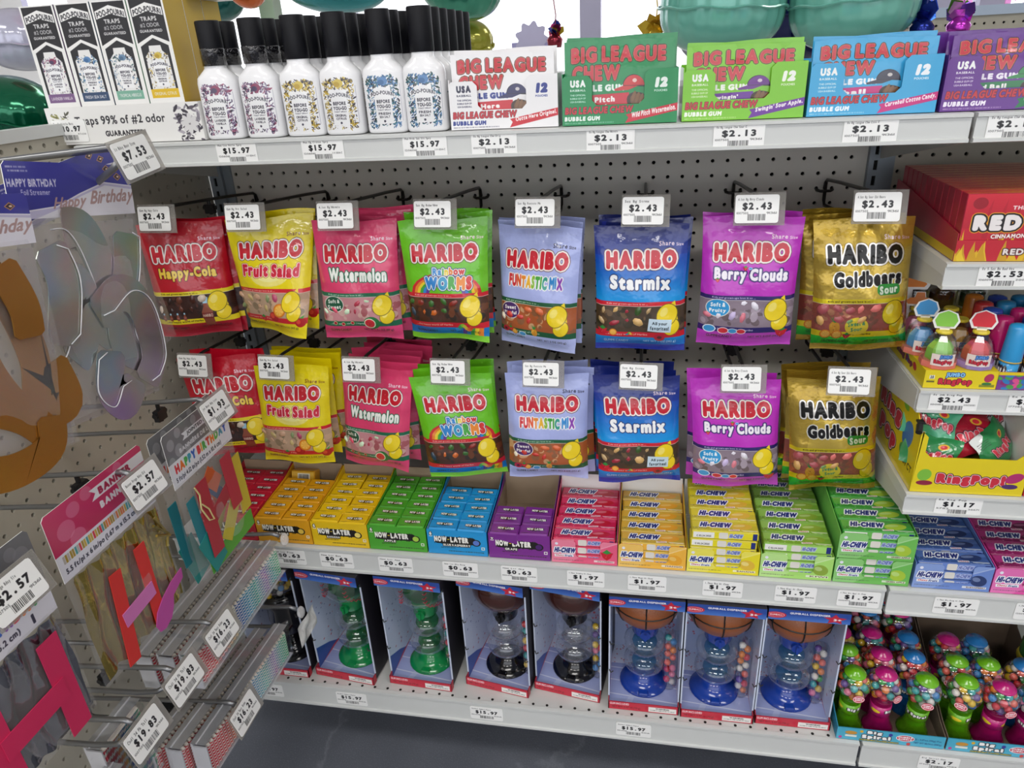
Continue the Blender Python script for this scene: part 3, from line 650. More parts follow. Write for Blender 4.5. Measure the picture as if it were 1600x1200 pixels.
for k in FL:
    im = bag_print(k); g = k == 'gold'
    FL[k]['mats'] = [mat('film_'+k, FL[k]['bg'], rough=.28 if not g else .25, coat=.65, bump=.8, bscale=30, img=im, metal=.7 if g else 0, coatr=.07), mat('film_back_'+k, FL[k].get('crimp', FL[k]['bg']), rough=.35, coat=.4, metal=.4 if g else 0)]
    FL[k]['gm'] = [mat('gummy_%s_%d' % (k, i), c, rough=.3, coat=.4) for i, c in enumerate(FL[k]['gum'])]
def gummies(k, front, seed):
    R = random.Random(seed+5); mb = MB()
    spots = [(x+R.uniform(-.02, .02), y+R.uniform(-.015, .015)) for y in (.655, .735) for x in (.09, .22, .35, .48, .60)]
    if 'badge' in FL[k]: spots = [s for s in spots if not (s[0] < .36 and s[1] < .72)]
    for x, y in spots:
        if x > .53 and y > .70: continue
        c = Vector(front(x, 1-y)); r = R.uniform(.0085, .0115)
        rot = Euler((R.uniform(-.4, .4), R.uniform(0, 3), 0)).to_matrix()
        mb.ball((c.x, c.y+.0042, c.z), r, 8, 5, R.randrange(len(FL[k]['gum'])), (1.0, .58, R.choice((.5, .6, .75))), rot)
    return mb
ORD = ['', 'second', 'third', 'fourth', 'fifth', 'sixth', 'seventh', 'eighth']
#      hook in, name, flavour, upper: (dx, ztop, twist top, twist bottom, lean, count), lower: same
BAGS = [(3, 'Gum Bg Hpy Cola', 'cola', (.016, 1.038, 16, 14, -.004, 2), (.026, .802, 12, 14, .012, 2)),
        (9, 'Gum Bg Frt Salad', 'fruit', (.022, 1.043, 20, -24, -.024, 2), (.013, .789, 2, 0, -.018, 4)),
        (15, '4.1oz Bg Wtrmln', 'water', (.012, 1.036, 3, 0, -.010, 4), (.016, .789, -9, -14, -.026, 6)),
        (21, '5oz Bg Rnbw Wrm', 'worms', (0, 1.036, 12, -10, -.004, 3), (-.010, .779, 10, 14, .020, 3)),
        (27, '5oz Bg Funtstc Mx', 'fun', (-.004, 1.024, -16, -22, -.010, 3), (.002, .784, 2, 3, -.002, 3)),
        (33, '5oz Bg Strmx', 'star', (-.005, 1.024, 1, 0, .002, 3), (-.008, .785, 3, 8, .010, 3)),
        (39, '4.1oz Bg Brry Clouds', 'berry', (-.004, 1.034, -4, -2, 0, 2), (-.008, .785, 1, 4, .014, 2)),
        (45, '4.5oz Bg Sour Gld Bears', 'gold', (-.010, 1.030, 8, 7, .018, 3), (-.017, .789, 6, 8, .022, 3))]
for inch, nm, k, up, lo in BAGS:
    d = FL[k]; x = inch*IN
    for row, zh, (dx, zt_, a, b, lean, n) in (('upper', 1.0192, up), ('lower', .7652, lo)):
        hook(x, zh, '$2.43', nm, 'dark wire peg hook of the %s row carrying the %ss' % (row, d['desc']), clipy=(-.17 if row == 'lower' or k == 'cola' else None), tagr=(-.22, 0, rnd.uniform(-.06, .06)))
        for j in range(n):
            R = random.Random(inch*10+j+(5 if row == 'lower' else 0))
            tw, tb, le = math.radians(a), math.radians(b), lean
            if j: tw = tw*.7+R.uniform(-.10, .10); tb = tb*.5+R.uniform(-.14, .10); le = lean*.5+R.uniform(-.006, .006)
            fr, bk, nu, nv = bag_shape(inch*31+j*7+(3 if row == 'lower' else 0), tw, tb, le, *((18, 26, .019) if j == 0 else (10, 14, .012)))
            mb = MB().grid(fr, nu, nv, 0).grid(bk, nu, nv, 1, flip=True)
            if j == 0: lab = 'frontmost %s on the %s row of hooks' % (d['desc'], row)
            else: lab = '%s %s from the front on the %s row of hooks' % (ORD[j], d['desc'], row)
            yj = -.288+j*.025+(0 if row == 'upper' else -.004)
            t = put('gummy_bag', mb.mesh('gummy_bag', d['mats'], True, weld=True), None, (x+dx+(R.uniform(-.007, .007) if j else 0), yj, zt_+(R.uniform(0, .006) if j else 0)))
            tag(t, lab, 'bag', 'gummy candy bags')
            if j == 0: ob('gummies', gummies(k, fr, inch), d['gm'], t, smooth=True, kind='stuff')
# ------------------------------------------------------------------ top shelf: boxed sprays, spray bottles, gum cartons
m_card = mat('white_card', '#ecebe8', rough=.5, coat=.2)
m_kraft = mat('kraft_card', '#a08c74', rough=.75, var=.06, vscale=40)
def floral(p, x0, y0, x1, y1, cols, n, seed=1, rmax=5):
    R = random.Random(seed)
    for _ in range(n):
        x, y = R.uniform(x0, x1), R.uniform(y0, y1); r = R.uniform(1.5, rmax)
        p.ell(x, y, r, r*.35, R.choice(cols), R.uniform(0, 3.1), .9)
SPRAY = {'lavender': ('#7a5a86', '#8a4a72', 'LAVENDER', 'VANILLA', ['#4a3a5a', '#6a5478', '#2a2634', '#8a3a5a', '#9a90a8']),
         'sea': ('#30486a', '#2f4a80', 'FRESH', 'SEA SALT', ['#3f6a9a', '#2a6a7a', '#28403a', '#5a86b8', '#2a2634']),
         'mint': ('#7ab09a', '#5aa08a', 'TROPICAL', 'HIBISCUS', ['#4a6a8a', '#3a5a5a', '#2a2634', '#6a8aa8']),
         'citrus': ('#e0b81e', '#b89a2a', 'ORIGINAL', 'CITRUS', ['#b8982a', '#6a5a2a', '#2a2634', '#d0b850', '#8a8078'])}
def bottle_art(p, x0, y0, x1, y1, k, n=150):
    c = SPRAY[k]; w = x1-x0; h = y1-y0
    floral(p, x0+w*.06, y0+h*.06, x1-w*.06, y1-h*.03, c[4], n//3, len(k), w*.05)
    for q in ((x0, y0+h*.05, x0+w*.26, y1-h*.02), (x1-w*.24, y0+h*.05, x1, y1-h*.02), (x0+w*.1, y0, x1-w*.1, y0+h*.2)): floral(p, *q, c[4], n//4, len(k)+int(q[0]), w*.065)
    p.ell(x0+w*.55, y0+h*.1, w*.16, h*.08, c[4][3]); p.ell(x0+w*.5, y0+h*.12, w*.1, h*.05, c[4][0])
    p.rrect(x0+w*.24, y0+h*.22, x1-w*.22, y1-h*.1, w*.03, '#f1f1f2'); p.poly([(x0+w*.1, y0+h*.34), (x0+w*.5, y0+h*.2), (x1-w*.1, y0+h*.34), (x1-w*.1, y0+h*.42), (x0+w*.5, y0+h*.3), (x0+w*.1, y0+h*.42)], '#ececee')
    p.text('POO-POURRI', x0+w*.14, y0+h*.27, x1-w*.13, y0+h*.345, '#2c2a38', bold=2.5, arc=h*.05)
    p.text('BEFORE', x0+w*.3, y0+h*.44, x1-w*.28, y0+h*.51, '#2c2a38', bold=3); p.text('YOU-GO', x0+w*.29, y0+h*.53, x1-w*.27, y0+h*.60, '#2c2a38', bold=3)
    p.text('TOILET SPRAY', x0+w*.3, y0+h*.62, x1-w*.28, y0+h*.65, '#4a4858', bold=1)
    p.text(c[2], x0+w*.32, y0+h*.68, x1-w*.3, y0+h*.73, '#34323e', bold=2); p.text(c[3], x0+w*.34, y0+h*.745, x1-w*.32, y0+h*.79, '#34323e', bold=2)
    p.ell(x0+w*.5, y0+h*.85, w*.035, w*.035, '#4a4858')
def spraybox_print(k):
    W, H = 132, 310; p = P(W, H, '#eeedea'); c = SPRAY[k]
    p.rect(7, 4, W-7, 100, '#17161c'); p.poly([(7, 100), (W-7, 100), (W-7, 132), (W/2, 108), (7, 132)], '#17161c')
    p.poly([(10, 30), (W/2, 14), (W-10, 30), (W-10, 54), (W/2, 40), (10, 54)], '#efeeec'); p.text('POO-POURRI', 14, 24, W-14, 42, '#1c1a22', bold=2.5, arc=10)
    p.text('TRAPS', 36, 54, W-36, 68, '#d9d8d8', bold=3); p.text('#2 ODOR', 30, 73, W-30, 87, '#c8c7c8', bold=1.5); p.text('GUARANTEED', 24, 92, W-24, 101, '#d9d8d8', bold=3)
    p.poly([(14, 142), (W/2, 118), (W-14, 142), (W-14, 296), (14, 296)], '#1b1a20')
    p.poly([(44, 140), (88, 140), (90, 156), (108, 172), (110, 274), (22, 274), (24, 172), (42, 156)], '#e9e8e6'); bottle_art(p, 22, 158, 110, 276, k, 130)
    p.rect(14, 272, W-14, 300, c[0]); p.text(c[2]+' '+c[3], 24, 281, W-24, 292, '#e8e4e4', bold=1.5)
    q = P(W, 434, '#eeedea'); q.paste(p, 0, 0); return q.img('spraybox_'+k)
m_tin = [mat('spraybox_'+k, '#ffffff', rough=.4, coat=.35, img=spraybox_print(k)) for k in ('lavender', 'sea', 'mint', 'citrus')]
m_tsd = [mat('spraybox_side_'+k, SPRAY[k][0] if k != 'citrus' else '#c4a224', rough=.45, coat=.2) for k in ('lavender', 'sea', 'mint', 'citrus')]
pt = P(500, 104, '#e9e8e5')
floral(pt, 20, 16, 76, 50, ['#5a5a30', '#8a8a4a', '#3a3a2a', '#b8a860'], 26, 4, 12); floral(pt, 420, 10, 498, 104, ['#4a4450', '#7a7480', '#2a2630', '#a8a2ac'], 90, 5, 13)
for a in np.arange(0, 6.2, .8): pt.ell(462+16*math.cos(a), 58+16*math.sin(a), 13, 7, '#d8d6d6', a)
pt.text('Traps 99% of #2 odor', 92, 26, 388, 58, '#222026', bold=1.5); pt.text('GUARANTEED!', 182, 68, 316, 84, '#222026', bold=3)
m_tray = mat('spray_tray_print', '#ffffff', rough=.45, coat=.3, img=pt.img('spray_tray'))
t = thing('display_tray', 'white card tray of boxed toilet sprays at the left shelf end', 'tray', (-.04, -.349, 1.1675))
ob('front_panel', MB().box(0, .25, 0, .0015, 0, .052, 0, fr=1), [m_card, m_tray], t)
ob('side_panel', MB().box(0, .0015, .0015, .15, 0, .052), m_card, t); ob('side_panel', MB().box(.2485, .25, .0015, .15, 0, .052), m_card, t)
ob('floor_panel', MB().box(.0015, .2485, .0015, .15, 0, .0015), m_card, t)
KN = ('lavender', 'sea salt', 'teal', 'yellow citrus'); XB = [-.036, .0205, .0768, .133]
for c in range(4):
    for r in range(3):
        o = ob('spray_box', MB().box(0, .0545, 0, .046, 0, .183, 1, fr=0), [m_tin[c], m_tsd[c]], None, (XB[c]+.001, -.345+r*.0475, 1.1695))
        tag(o, '%s boxed spray in the white tray, %s' % (KN[c], ('front of its row', 'middle of its row', 'back of its row')[r]), 'box', 'boxed sprays')
for c in range(2):
    o = ob('spray_carton', MB().box(0, .1, 0, .09, 0, .05, 0).box(0, .1, .0, .09, .05, .0503, 1).box(.02, .08, -.0004, 0, .012, .038, 2), [m_card, m_tsd[3], m_tsd[3 if c else 0]], None, (.0+c*.112, -.29, 1.353))
    tag(o, 'white carton edged in mustard lying on the boxed sprays, %s one' % ('left', 'right')[c], 'carton')

def bottle_print(k):
    p = P(230, 340, '#f1f1f3'); bottle_art(p, 28, 50, 204, 318, k, 620)
    p.rect(212, 90, 214, 280, '#8a88a0', .5); return p.img('bottle_'+k)
def sect(z, a, b, n=28, e=2.9):
    o = []
    for i in range(n):
        t = 2*PI*i/n; c, s = math.cos(t), math.sin(t)
        o.append((a*math.copysign(abs(c)**(2/e), c), b*math.copysign(abs(s)**(2/e), s), z))
    return o
def bottle_body():
    mb = MB(); n = 28
    pr = [(0, .026, .016), (.0015, .0278, .0178), (.004, .0287, .0186), (.074, .0287, .0186), (.081, .0272, .0178), (.0865, .0225, .0162), (.0905, .0175, .0148), (.093, .0152, .0142), (.099, .0148, .0142)]
    b = 0
    for z, a, c in pr: mb.v += sect(z, a, c, n, 2.9 if z < .085 else 2.2)
    for i in range(len(pr)-1):
        for k in range(n):
            q = (i*n+k, i*n+(k+1) % n, (i+1)*n+(k+1) % n, (i+1)*n+k); cy = sum(mb.v[j][1] for j in q)
            mb.f.append(q); mb.uv.append([((mb.v[j][0]+.0287)/.0574, mb.v[j][2]/.085) for j in q]); mb.mi.append(0 if cy < 0 and pr[i][0] < .08 else 1)
    mb.f.append(tuple(range(n))[::-1]); mb.uv.append([(0, 0)]*n); mb.mi.append(1)
    return mb
m_bot = mat('bottle_white', '#f2f2f4', rough=.3, coat=.5)
m_cap = mat('cap_black', '#0a0b12', rough=.5, spec=.25)
m_shr = mat('shrink_band', '#15141a', rough=.12, coat=1, bump=.7, bscale=150)
bb = bottle_body()
cap_me = MB().lathe([(.0158, 0), (.0162, .001), (.0162, .052), (.0152, .0538), (0, .054)], 22).mesh('cap', m_cap, True)
band_me = MB().lathe([(.0166, 0), (.0168, .02), (.0166, .022), (.0164, .022)], 22).mesh('shrink_band', m_shr, True)
BX = [(.240, 'lavender', 2), (.302, 'lavender', 3), (.365, 'citrus', 4), (.424, 'citrus', 4), (.4845, 'sea', 5), (.542, 'sea', 6)]
bot_me = {k: bb.mesh('bottle_body', [mat('bottle_print_'+k, '#ffffff', rough=.3, coat=.5, img=bottle_print(k)), m_bot], True) for k in ('lavender', 'citrus', 'sea')}
for c, (x, k, n) in enumerate(BX):
    for r in range(n):
        nm = {'lavender': 'lavender', 'citrus': 'citrus', 'sea': 'sea salt'}[k]
        t = thing('spray_bottle', 'black capped white %s spray bottle, %s column of that scent, %s' % (nm, ('left', 'right')[c % 2], 'in front' if r == 0 else ORD[r]+' from the front'), 'bottle',
                  (x+rnd.uniform(-.001, .001)+r*.0012, -.334+r*.0385, 1.1675), (0, 0, rnd.uniform(-.05, .05)), 'white spray bottles')
        put('bottle_body', bot_me[k], t); put('cap', cap_me, t, (0, 0, .0985))
        if k == 'lavender': put('shrink_band', band_me, t, (0, 0, .096))

# gum cartons with a cut-out front and foil pouches standing inside
GUM = [('white', '#ecebec', '#c8202e', '#2a3a8a', 'Outta Here Original', '#2a2a5a', 'Here', 'nal', 'navy'), ('green', '#14894e', '#c82a3a', '#e8f0ea', 'Wild Pitch Watermelon', '#c83a3a', 'Pitch', 'melon', 'red'),
       ('lime', '#7cc428', '#6a2a9a', '#f0f4ea', 'Swingin\' Sour Apple', '#6a2a8a', 'wingin\'', 'Apple', 'purple'), ('sky blue', '#3aa6d8', '#c8247a', '#f0f4f8', 'Curveball Cotton Candy', '#3a3a4a', 'ball', 'Candy', 'grey'),
       ('purple', '#64308c', '#1f7a46', '#f0eaf4', 'Ground Ball Grape', '#2f8a4a', 'd Ball', 'ape', 'green')]
def ballplayer_standin(p, x, y, r, c):
    """plain cap with a ball and glove below it in place of the printed cartoon"""
    p.ell(x+r*.35, y+r*.75, r*.8, r*.55, '#3a2618', .5); p.ell(x+r*.4, y+r*.72, r*.66, r*.42, '#6e4a2a', .5); [p.ell(x+r*(.0+k*.22), y+r*(.36+k*.08), r*.1, r*.3, '#7e5834', .3) for k in range(4)]
    p.ell(x+r*.55, y+r*.9, r*.26, r*.26, '#e8e2d6'); p.ell(x+r*.48, y+r*.9, r*.04, r*.18, '#b8343a'); p.ell(x+r*.64, y+r*.9, r*.04, r*.18, '#b8343a')
    q = [(x-r*.62, y-r*.2)]+[(x+r*.62*math.cos(a), y-r*.2-r*.6*math.sin(a)) for a in np.linspace(PI, 0, 14)]
    p.poly([(a-2, b-2) for a, b in q]+[(x+r*.66, y-r*.14)], '#1c1a20'); p.poly(q, c); p.poly([(x-r*.6, y-r*.22), (x+r*.3, y-r*.22), (x-r*.3, y+r*.02), (x-r*1.1, y+r*.06), (x-r*1.15, y-r*.04)], c); p.poly([(x-r*.6, y-r*.24), (x+r*.62, y-r*.24), (x+r*.62, y-r*.2), (x-r*.6, y-r*.2)], '#1c1a20', .5); p.ell(x+r*.04, y-r*.5, r*.13, r*.11, '#efe9e0', 0, .8)
def pouch_print(g):
    W, H = 420, 300; p = P(W, H, g[1])
    rc = '#c4303e'; oc = '#5a1418' if g[0] != 'white' else '#f0d8b0'
    p.text('BIG LEAGUE', 26, 22, 386, 80, rc, out=(('#3a1216', 4), ('#d8a060', 1.5)), bold=4, gap=.07)
    p.text('CHEW', 30, 88, 214, 146, rc, out=(('#3a1216', 4), ('#d8a060', 1.5)), bold=4, gap=.07)
    p.text('BUBBLE GUM', 20, 158, 232, 184, g[3], bold=6)
    p.poly([(0, 200), (250, 190), (250, 256), (0, 270)], g[2]); p.text(g[6], 116, 202, 196, 224, '#f4f0ee', bold=5, tilt=-3); p.text(g[7], 118, 230, 198, 250, '#f4f0ee', bold=5, tilt=-3)
    ballplayer_standin(p, 268, 180, 66, g[5]); return p.img('pouch_'+g[0])
def carton_print(g):
    W, H = 440, 195; p = P(W, H, g[1]); ic = '#2a2a44' if g[0] == 'white' else '#f0f2f0'
    p.text('USA', 32, 28, 92, 56, ic, bold=6); p.text('BASEBALL', 32, 62, 92, 70, ic, bold=2)
    for i, s in enumerate(('THE OFFICIAL', 'BUBBLE GUM OF', 'USA BASEBALL')): p.text(s, 32, 80+i*12, 92, 87+i*12, ic, bold=2, al=.9)
    p.text('12', 352, 30, 400, 68, g[3], bold=8, slant=.15); p.text('POUCHES', 352, 74, 400, 82, g[3], bold=2)
    p.text('BIG LEAGUE CHEW', 10, 126, 272, 154, '#c4303c', out=(('#4a1a1e', 1.5), ), bold=4, slant=.1)
    p.text('BUBBLE GUM', 8, 161, 146, 179, g[3], bold=6, slant=.1)
    p.poly([(244, 192), (256, 172), (246, 160), (440, 124), (440, 152)], g[2]); p.text(g[4]+'.', 268, 140, 432, 162, '#f6f2f0', bold=4, tilt=-26, slant=.1)
    small(p, 10, 184, 200, 189, ic, 2, .4); return p.img('carton_'+g[0])
def notch_panel(w, h, a, b, lo, hl, hr, r=.006):
    """front panel with a cut-out between a and b (fractions of the width), counter-clockwise"""
    P0 = [(0, 0), (w, 0), (w, hr), (b*w+r, hr), (b*w, hr-r), (b*w, lo+r), (b*w-r, lo), (a*w+r, lo), (a*w, lo+r), (a*w, hl-r), (a*w-r, hl), (.004, hl), (0, hl-.004)]
    return P0
XG = [(.5765, .1455), (.7275, .147), (.8805, .147), (1.0315, .147), (1.1835, .147)]
for g, (x, w) in zip(GUM, XG):
    side = mat('gum_side_'+g[0], g[1], rough=.4, coat=.3); fr = mat('gum_front_'+g[0], '#ffffff', rough=.35, coat=.5, img=carton_print(g))
    po = mat('gum_pouch_'+g[0], '#ffffff', rough=.3, coat=.7, img=pouch_print(g), bump=.25, bscale=40); pob = mat('gum_pouch_back_'+g[0], g[1], rough=.3, coat=.6)
    h = .0645; t = thing('gum_carton', '%s display carton with a cut-out front holding gum pouches' % g[0], 'carton', (x, -.347, 1.1675))
    ob('front_panel', MB().prism(notch_panel(w, h, .265, .715, .024, h*.93, h), 0, .0012, 0, fr=1), [side, fr], t)
    ob('side_panel', MB().box(0, .0012, .0012, .11, 0, h*.97), side, t); ob('side_panel', MB().box(w-.0012, w, .0012, .11, 0, h), side, t)
    ob('back_panel', MB().box(.0012, w-.0012, .1088, .11, 0, h), side, t); ob('floor_panel', MB().box(.0012, w-.0012, .0012, .1088, 0, .0012), side, t)
    for r in range({'white': 3, 'purple': 7}.get(g[0], 3)):
        R = random.Random(len(g[0])*9+r); ht = {'white': .091, 'green': .098, 'lime': .0845, 'sky blue': .0835, 'purple': .081}[g[0]]+(.004 if r else 0)
        f = lambda u, v, r=r, R=R, ht=ht: ((u-.5)*(w-.008), -.0035*(max(0, 1-abs(2*u-1)**3)**.5)*max(0, min(1, (.93-v)*3))-.0005+.0006*math.sin(u*17+r)*(1 if v > .8 else 0), v*ht+.0012*math.sin(u*5+r*2)*v)
        b = lambda u, v, f=f: (f(u, v)[0], -.6*f(u, v)[1]-.0002, f(u, v)[2])
        o = ob('gum_pouch', MB().grid(f, 16, 10, 0).grid(b, 16, 10, 1, flip=True), [po, pob], None, (x+w/2+R.uniform(-.002, .002), -.337+r*.0125, 1.169), (R.uniform(-.05, .02), 0, 0), smooth=True, weld=True)
        tag(o, '%s foil gum pouch, %s in its carton' % (g[0], 'front' if r == 0 else ORD[r]+' from the front'), 'pouch', 'gum pouches')
# ------------------------------------------------------------------ middle shelf: two columns of chew packs in card trays
NL = [('red', '#c21a34', 'CHERRY', '#8a1020', .066, 6, 0), ('amber', '#e0a016', 'PINEAPPLE', '#e8c850', .1715, 5, 0), ('yellow', '#e6bf10', 'BANANA', '#f0dc70', .277, 6, 0), ('green', '#4aa42c', 'APPLE', '#a8d048', .382, 6, 0),
      ('blue', '#1f94d4', 'BLUE RASPBERRY', '#5a7ac8', .488, 5, 1), ('purple', '#7a2a8c', 'GRAPE', '#4a1a6a', .5945, 3, 1)]
def splat(p, x0, y0, x1, y1, seed):
    R = random.Random(seed); p.rrect(x0, y0, x1, y1, (y1-y0)*.45, '#17140f')
    for _ in range(26): p.ell(R.uniform(x0, x1), R.choice((y0, y1))+R.uniform(-3, 3), R.uniform(2, 7), R.uniform(1, 3), '#17140f', R.uniform(-.4, .4))
def nl_logo(p, x0, y0, x1, y1):
    w = x1-x0; b = 7 if y1-y0 > 14 else 4
    p.text('NOW', x0, y0, x0+w*.37, y1, '#f2f0e8', bold=b, gap=.02, jit=.03, tilt=2); p.rect(x0+w*.39, (y0+y1)/2-2, x0+w*.45, (y0+y1)/2+2, '#ecd020'); p.text('LATER', x0+w*.47, y0+1, x1, y1, '#f2f0e8', bold=b, gap=.02, jit=.04, tilt=2)
def nl_print(n, c, fl, fc):
    p = P(320, 150, c); splat(p, 34, 40, 262, 84, 4); nl_logo(p, 36, 38, 222, 76); p.text(fl, 84, 84, 84+9*len(fl)+20, 99, '#f2f0e8', out=(('#17140f', 4),), bold=4)
    p.ell(262, 70, 24, 21, '#17140f'); p.ell(262, 70, 17, 16, fc); p.text('6', 12, 14, 26, 36, '#f4f2ea', out=(('#17140f', 3),), bold=5); p.rect(10, 40, 28, 44, '#f4f2ea')
    small(p, 70, 106, 150, 111, '#2a2a1a', 2); small(p, 110, 126, 300, 132, '#2a2a1a', 3); p.rect(288, 94, 306, 112, '#e8e8e0'); p.rect(292, 98, 302, 108, c); return p.img('tray_front_'+n)
def nl_pack(n, c):
    p = P(190, 98, c); p.rect(0, 0, 190, 5, '#ffffff', .12); splat(p, 46, 34, 160, 58, 7); nl_logo(p, 50, 33, 156, 56); small(p, 76, 64, 146, 69, '#17140f', 3); p.poly([(0, 90), (60, 80), (60, 84), (0, 98)], '#17140f', .35); p.rect(0, 80, 190, 83, '#17140f', .25); return p.img('pack_top_'+n)
m_nlw = .1035
for n, c, fl, fc, x, rows, brown in NL:
    side = mat('tray_side_'+n, c, rough=.5, coat=.2); inner = m_kraft
    fr = mat('tray_front_'+n, '#ffffff', rough=.4, coat=.4, img=nl_print(n, c, fl, fc))
    pk = [mat('pack_side_'+n, c, rough=.32, coat=.5), mat('pack_top_'+n, '#ffffff', rough=.3, coat=.6, img=nl_pack(n, c), bump=.2, bscale=90)]
    w = m_nlw; yf = -.3935; t = thing('chew_tray', '%s card tray of wrapped chew packs on the middle shelf' % n, 'tray', (x, yf, .4875))
    ob('front_panel', MB().box(0, w, 0, .0012, 0, .0495, 0, fr=1), [side, fr], t)
    sp = [(.0012, 0), (.162, 0), (.162, .066), (.12, .056), (.0012, .0495)]
    ob('side_panel', MB().prism(sp, 0, .0012, axis='x'), side, t); ob('side_panel', MB().prism(sp, w-.0012, w, axis='x'), side, t)
    ob('back_panel', MB().box(.0012, w-.0012, .1608, .162, 0, .069), inner, t); ob('floor_panel', MB().box(.0012, w-.0012, .0012, .1608, 0, .001), inner, t)
    if brown: [ob('inner_liner', MB().box(xx, xx+.0004, .0012, .1608, .001, .05), inner, t) for xx in (.0012, w-.0016)]
    pm = MB().box(-.0244, .0244, -.0124, .0124, 0, .0505, 0, top=1).mesh('chew_pack', pk, False, bevel=.0022)
    for r in range(rows):
        for s in range(2):
            o = put('chew_pack', pm, None, (x+.0268+s*.05, yf+.0155+r*.0258+rnd.uniform(-.0006, .0006), .4895+rnd.uniform(0, .0015)), (rnd.uniform(.05, .09), rnd.uniform(-.02, .02), rnd.uniform(-.025, .025)))
            tag(o, '%s chew pack, %s column, %s row of its tray' % (n, ('left', 'right')[s], ('front', 'second', 'third', 'fourth', 'fifth', 'back')[r]), 'pack', 'wrapped chew packs')
    if n == 'amber':
        p = P(120, 60, '#e8b83a'); p.rect(34, 12, 96, 50, '#f0ecdc'); p.bars(40, 16, 90, 44, '#1a1814', 4)
        o = ob('chew_pack', MB().box(-.0244, .0244, -.0124, .0124, 0, .026, 0, fr=1), [pk[0], mat('pack_barcode', '#ffffff', rough=.35, coat=.5, img=p.img('pack_barcode'))], None, (x+.03, yf+.142, .5215), (-.35, 0, 0), bevel=.002)
        tag(o, 'amber chew pack tipped up at the back, showing its barcode', 'pack')

# stick candy cartons: three layers of sticks behind a windowed front
HC = [('pink', '#c8184a', '#e65a80', 'STRAWBERRY', '#c01a30', .7005, .1075, 0, 5, 0, '#f4c8d0'), ('amber', '#c8a83a', '#eeb440', 'MANGO', '#e8a428', .8095, .1075, 0, 5, 0, '#f0dca0'), ('lemon yellow', '#c9bc2a', '#e6d822', 'BANANA', '#e0b83a', .9185, .1105, 2, 5, 0, '#f4f0c0'),
      ('light green', '#7aa838', '#a8dc70', 'KIWI', '#8aa83a', 1.0305, .107, 1, 8, 0, '#d8ecc0'), ('double green', '#3f9a3c', '#6cba54', 'GREEN APPLE', '#a8c83a', 1.1400, .1085, 0, 7, 1, '#c8e8b8'), ('blue', '#3a5a9c', '#6a88cc', 'BLUE RASPBERRY', '#26386a', 1.2535, .107, 0, 6, 0, '#b8c8ec'), ('magenta', '#8a1a5a', '#dc4aa0', 'DRAGON FRUIT', '#5a103a', 1.3625, .107, 0, 6, 0, '#f0b8d8')]
NAVY = '#1c2a78'
def hc_front(n, c, lc, fl, fc, pale):
    p = P(330, 138, lc); p.poly([(0, 0), (330, 0), (200, 60), (90, 138), (0, 138)], pale, .35)
    p.text('HI-CHEW', 12, 44, 118, 78, NAVY, out=(('#f2f2f4', 5),), bold=6, slant=.22, gap=.03); p.poly([(14, 88), (110, 84), (112, 100), (16, 104)], '#eef0f4'); p.text('Chewy', 20, 89, 62, 101, '#c8343a', bold=3, slant=.2); p.text('fruit', 66, 88, 104, 100, NAVY, bold=3, slant=.2)
    fruit(p, {'BANANA': 'lemon', 'MANGO': 'lemon', 'STRAWBERRY': 'berry', 'GREEN APPLE': 'apple'}.get(fl, 'blue' if 'BLUE' in fl else 'berry'), 278, 78, 32) if fl in ('STRAWBERRY',) else (p.ell(276, 80, 36, 30, fc, .3), p.ell(266, 72, 18, 12, pale, .3, .5))
    p.rect(214, 112, 316, 124, '#f2f0ea', .8); p.text(fl, 232, 114, 312, 122, '#5a3a2a', bold=2); small(p, 10, 118, 160, 124, '#3a3a3a', 3, .4); p.ell(26, 24, 8, 8, '#e8e8f4'); p.poly([(200, 60), (330, 0), (330, 6), (206, 64)], '#ffffff', .4); return p.img('stick_box_'+n)
def hc_stick(n, c, lc, fl, fc, pale):
    p = P(330, 94, c); p.poly([(0, 0), (330, 0), (330, 30), (0, 60)], lc, .5); p.speck(0, 60, 330, 94, [lc, pale], 30, 3, 9, 4, .6)
    p.text('HI-CHEW', 40, 14, 192, 58, NAVY, out=(('#eef0f4', 6),), bold=6, slant=.25, gap=.03)
    p.ell(250, 44, 52, 26, fc, -.15); p.ell(238, 36, 30, 10, pale, -.15, .45); p.poly([(182, 70), (236, 66), (236, 80), (182, 84)], '#eef0f4', .8); p.text('Chewy', 188, 69, 230, 80, '#c8343a', bold=2, slant=.2); p.rect(250, 72, 322, 82, '#f2f0ea', .6); small(p, 8, 66, 90, 72, '#2a2a2a', 3, .5); return p.img('stick_top_'+n)
def hc_end(n, c, lc, fl, fc, pale):
    p = P(330, 52, lc); p.rect(8, 8, 112, 44, '#efeeea'); p.text('C 02.24.2025', 24, 26, 96, 38, '#3a3a3a', bold=2); p.rrect(134, 6, 180, 46, 8, '#e0dcd4'); p.text('HI-CHEW', 184, 12, 248, 38, '#5a6ab0', out=(('#c8d0ec', 3),), bold=5, slant=.2); p.rrect(300, 4, 322, 48, 6, NAVY); return p.img('stick_side_'+n)
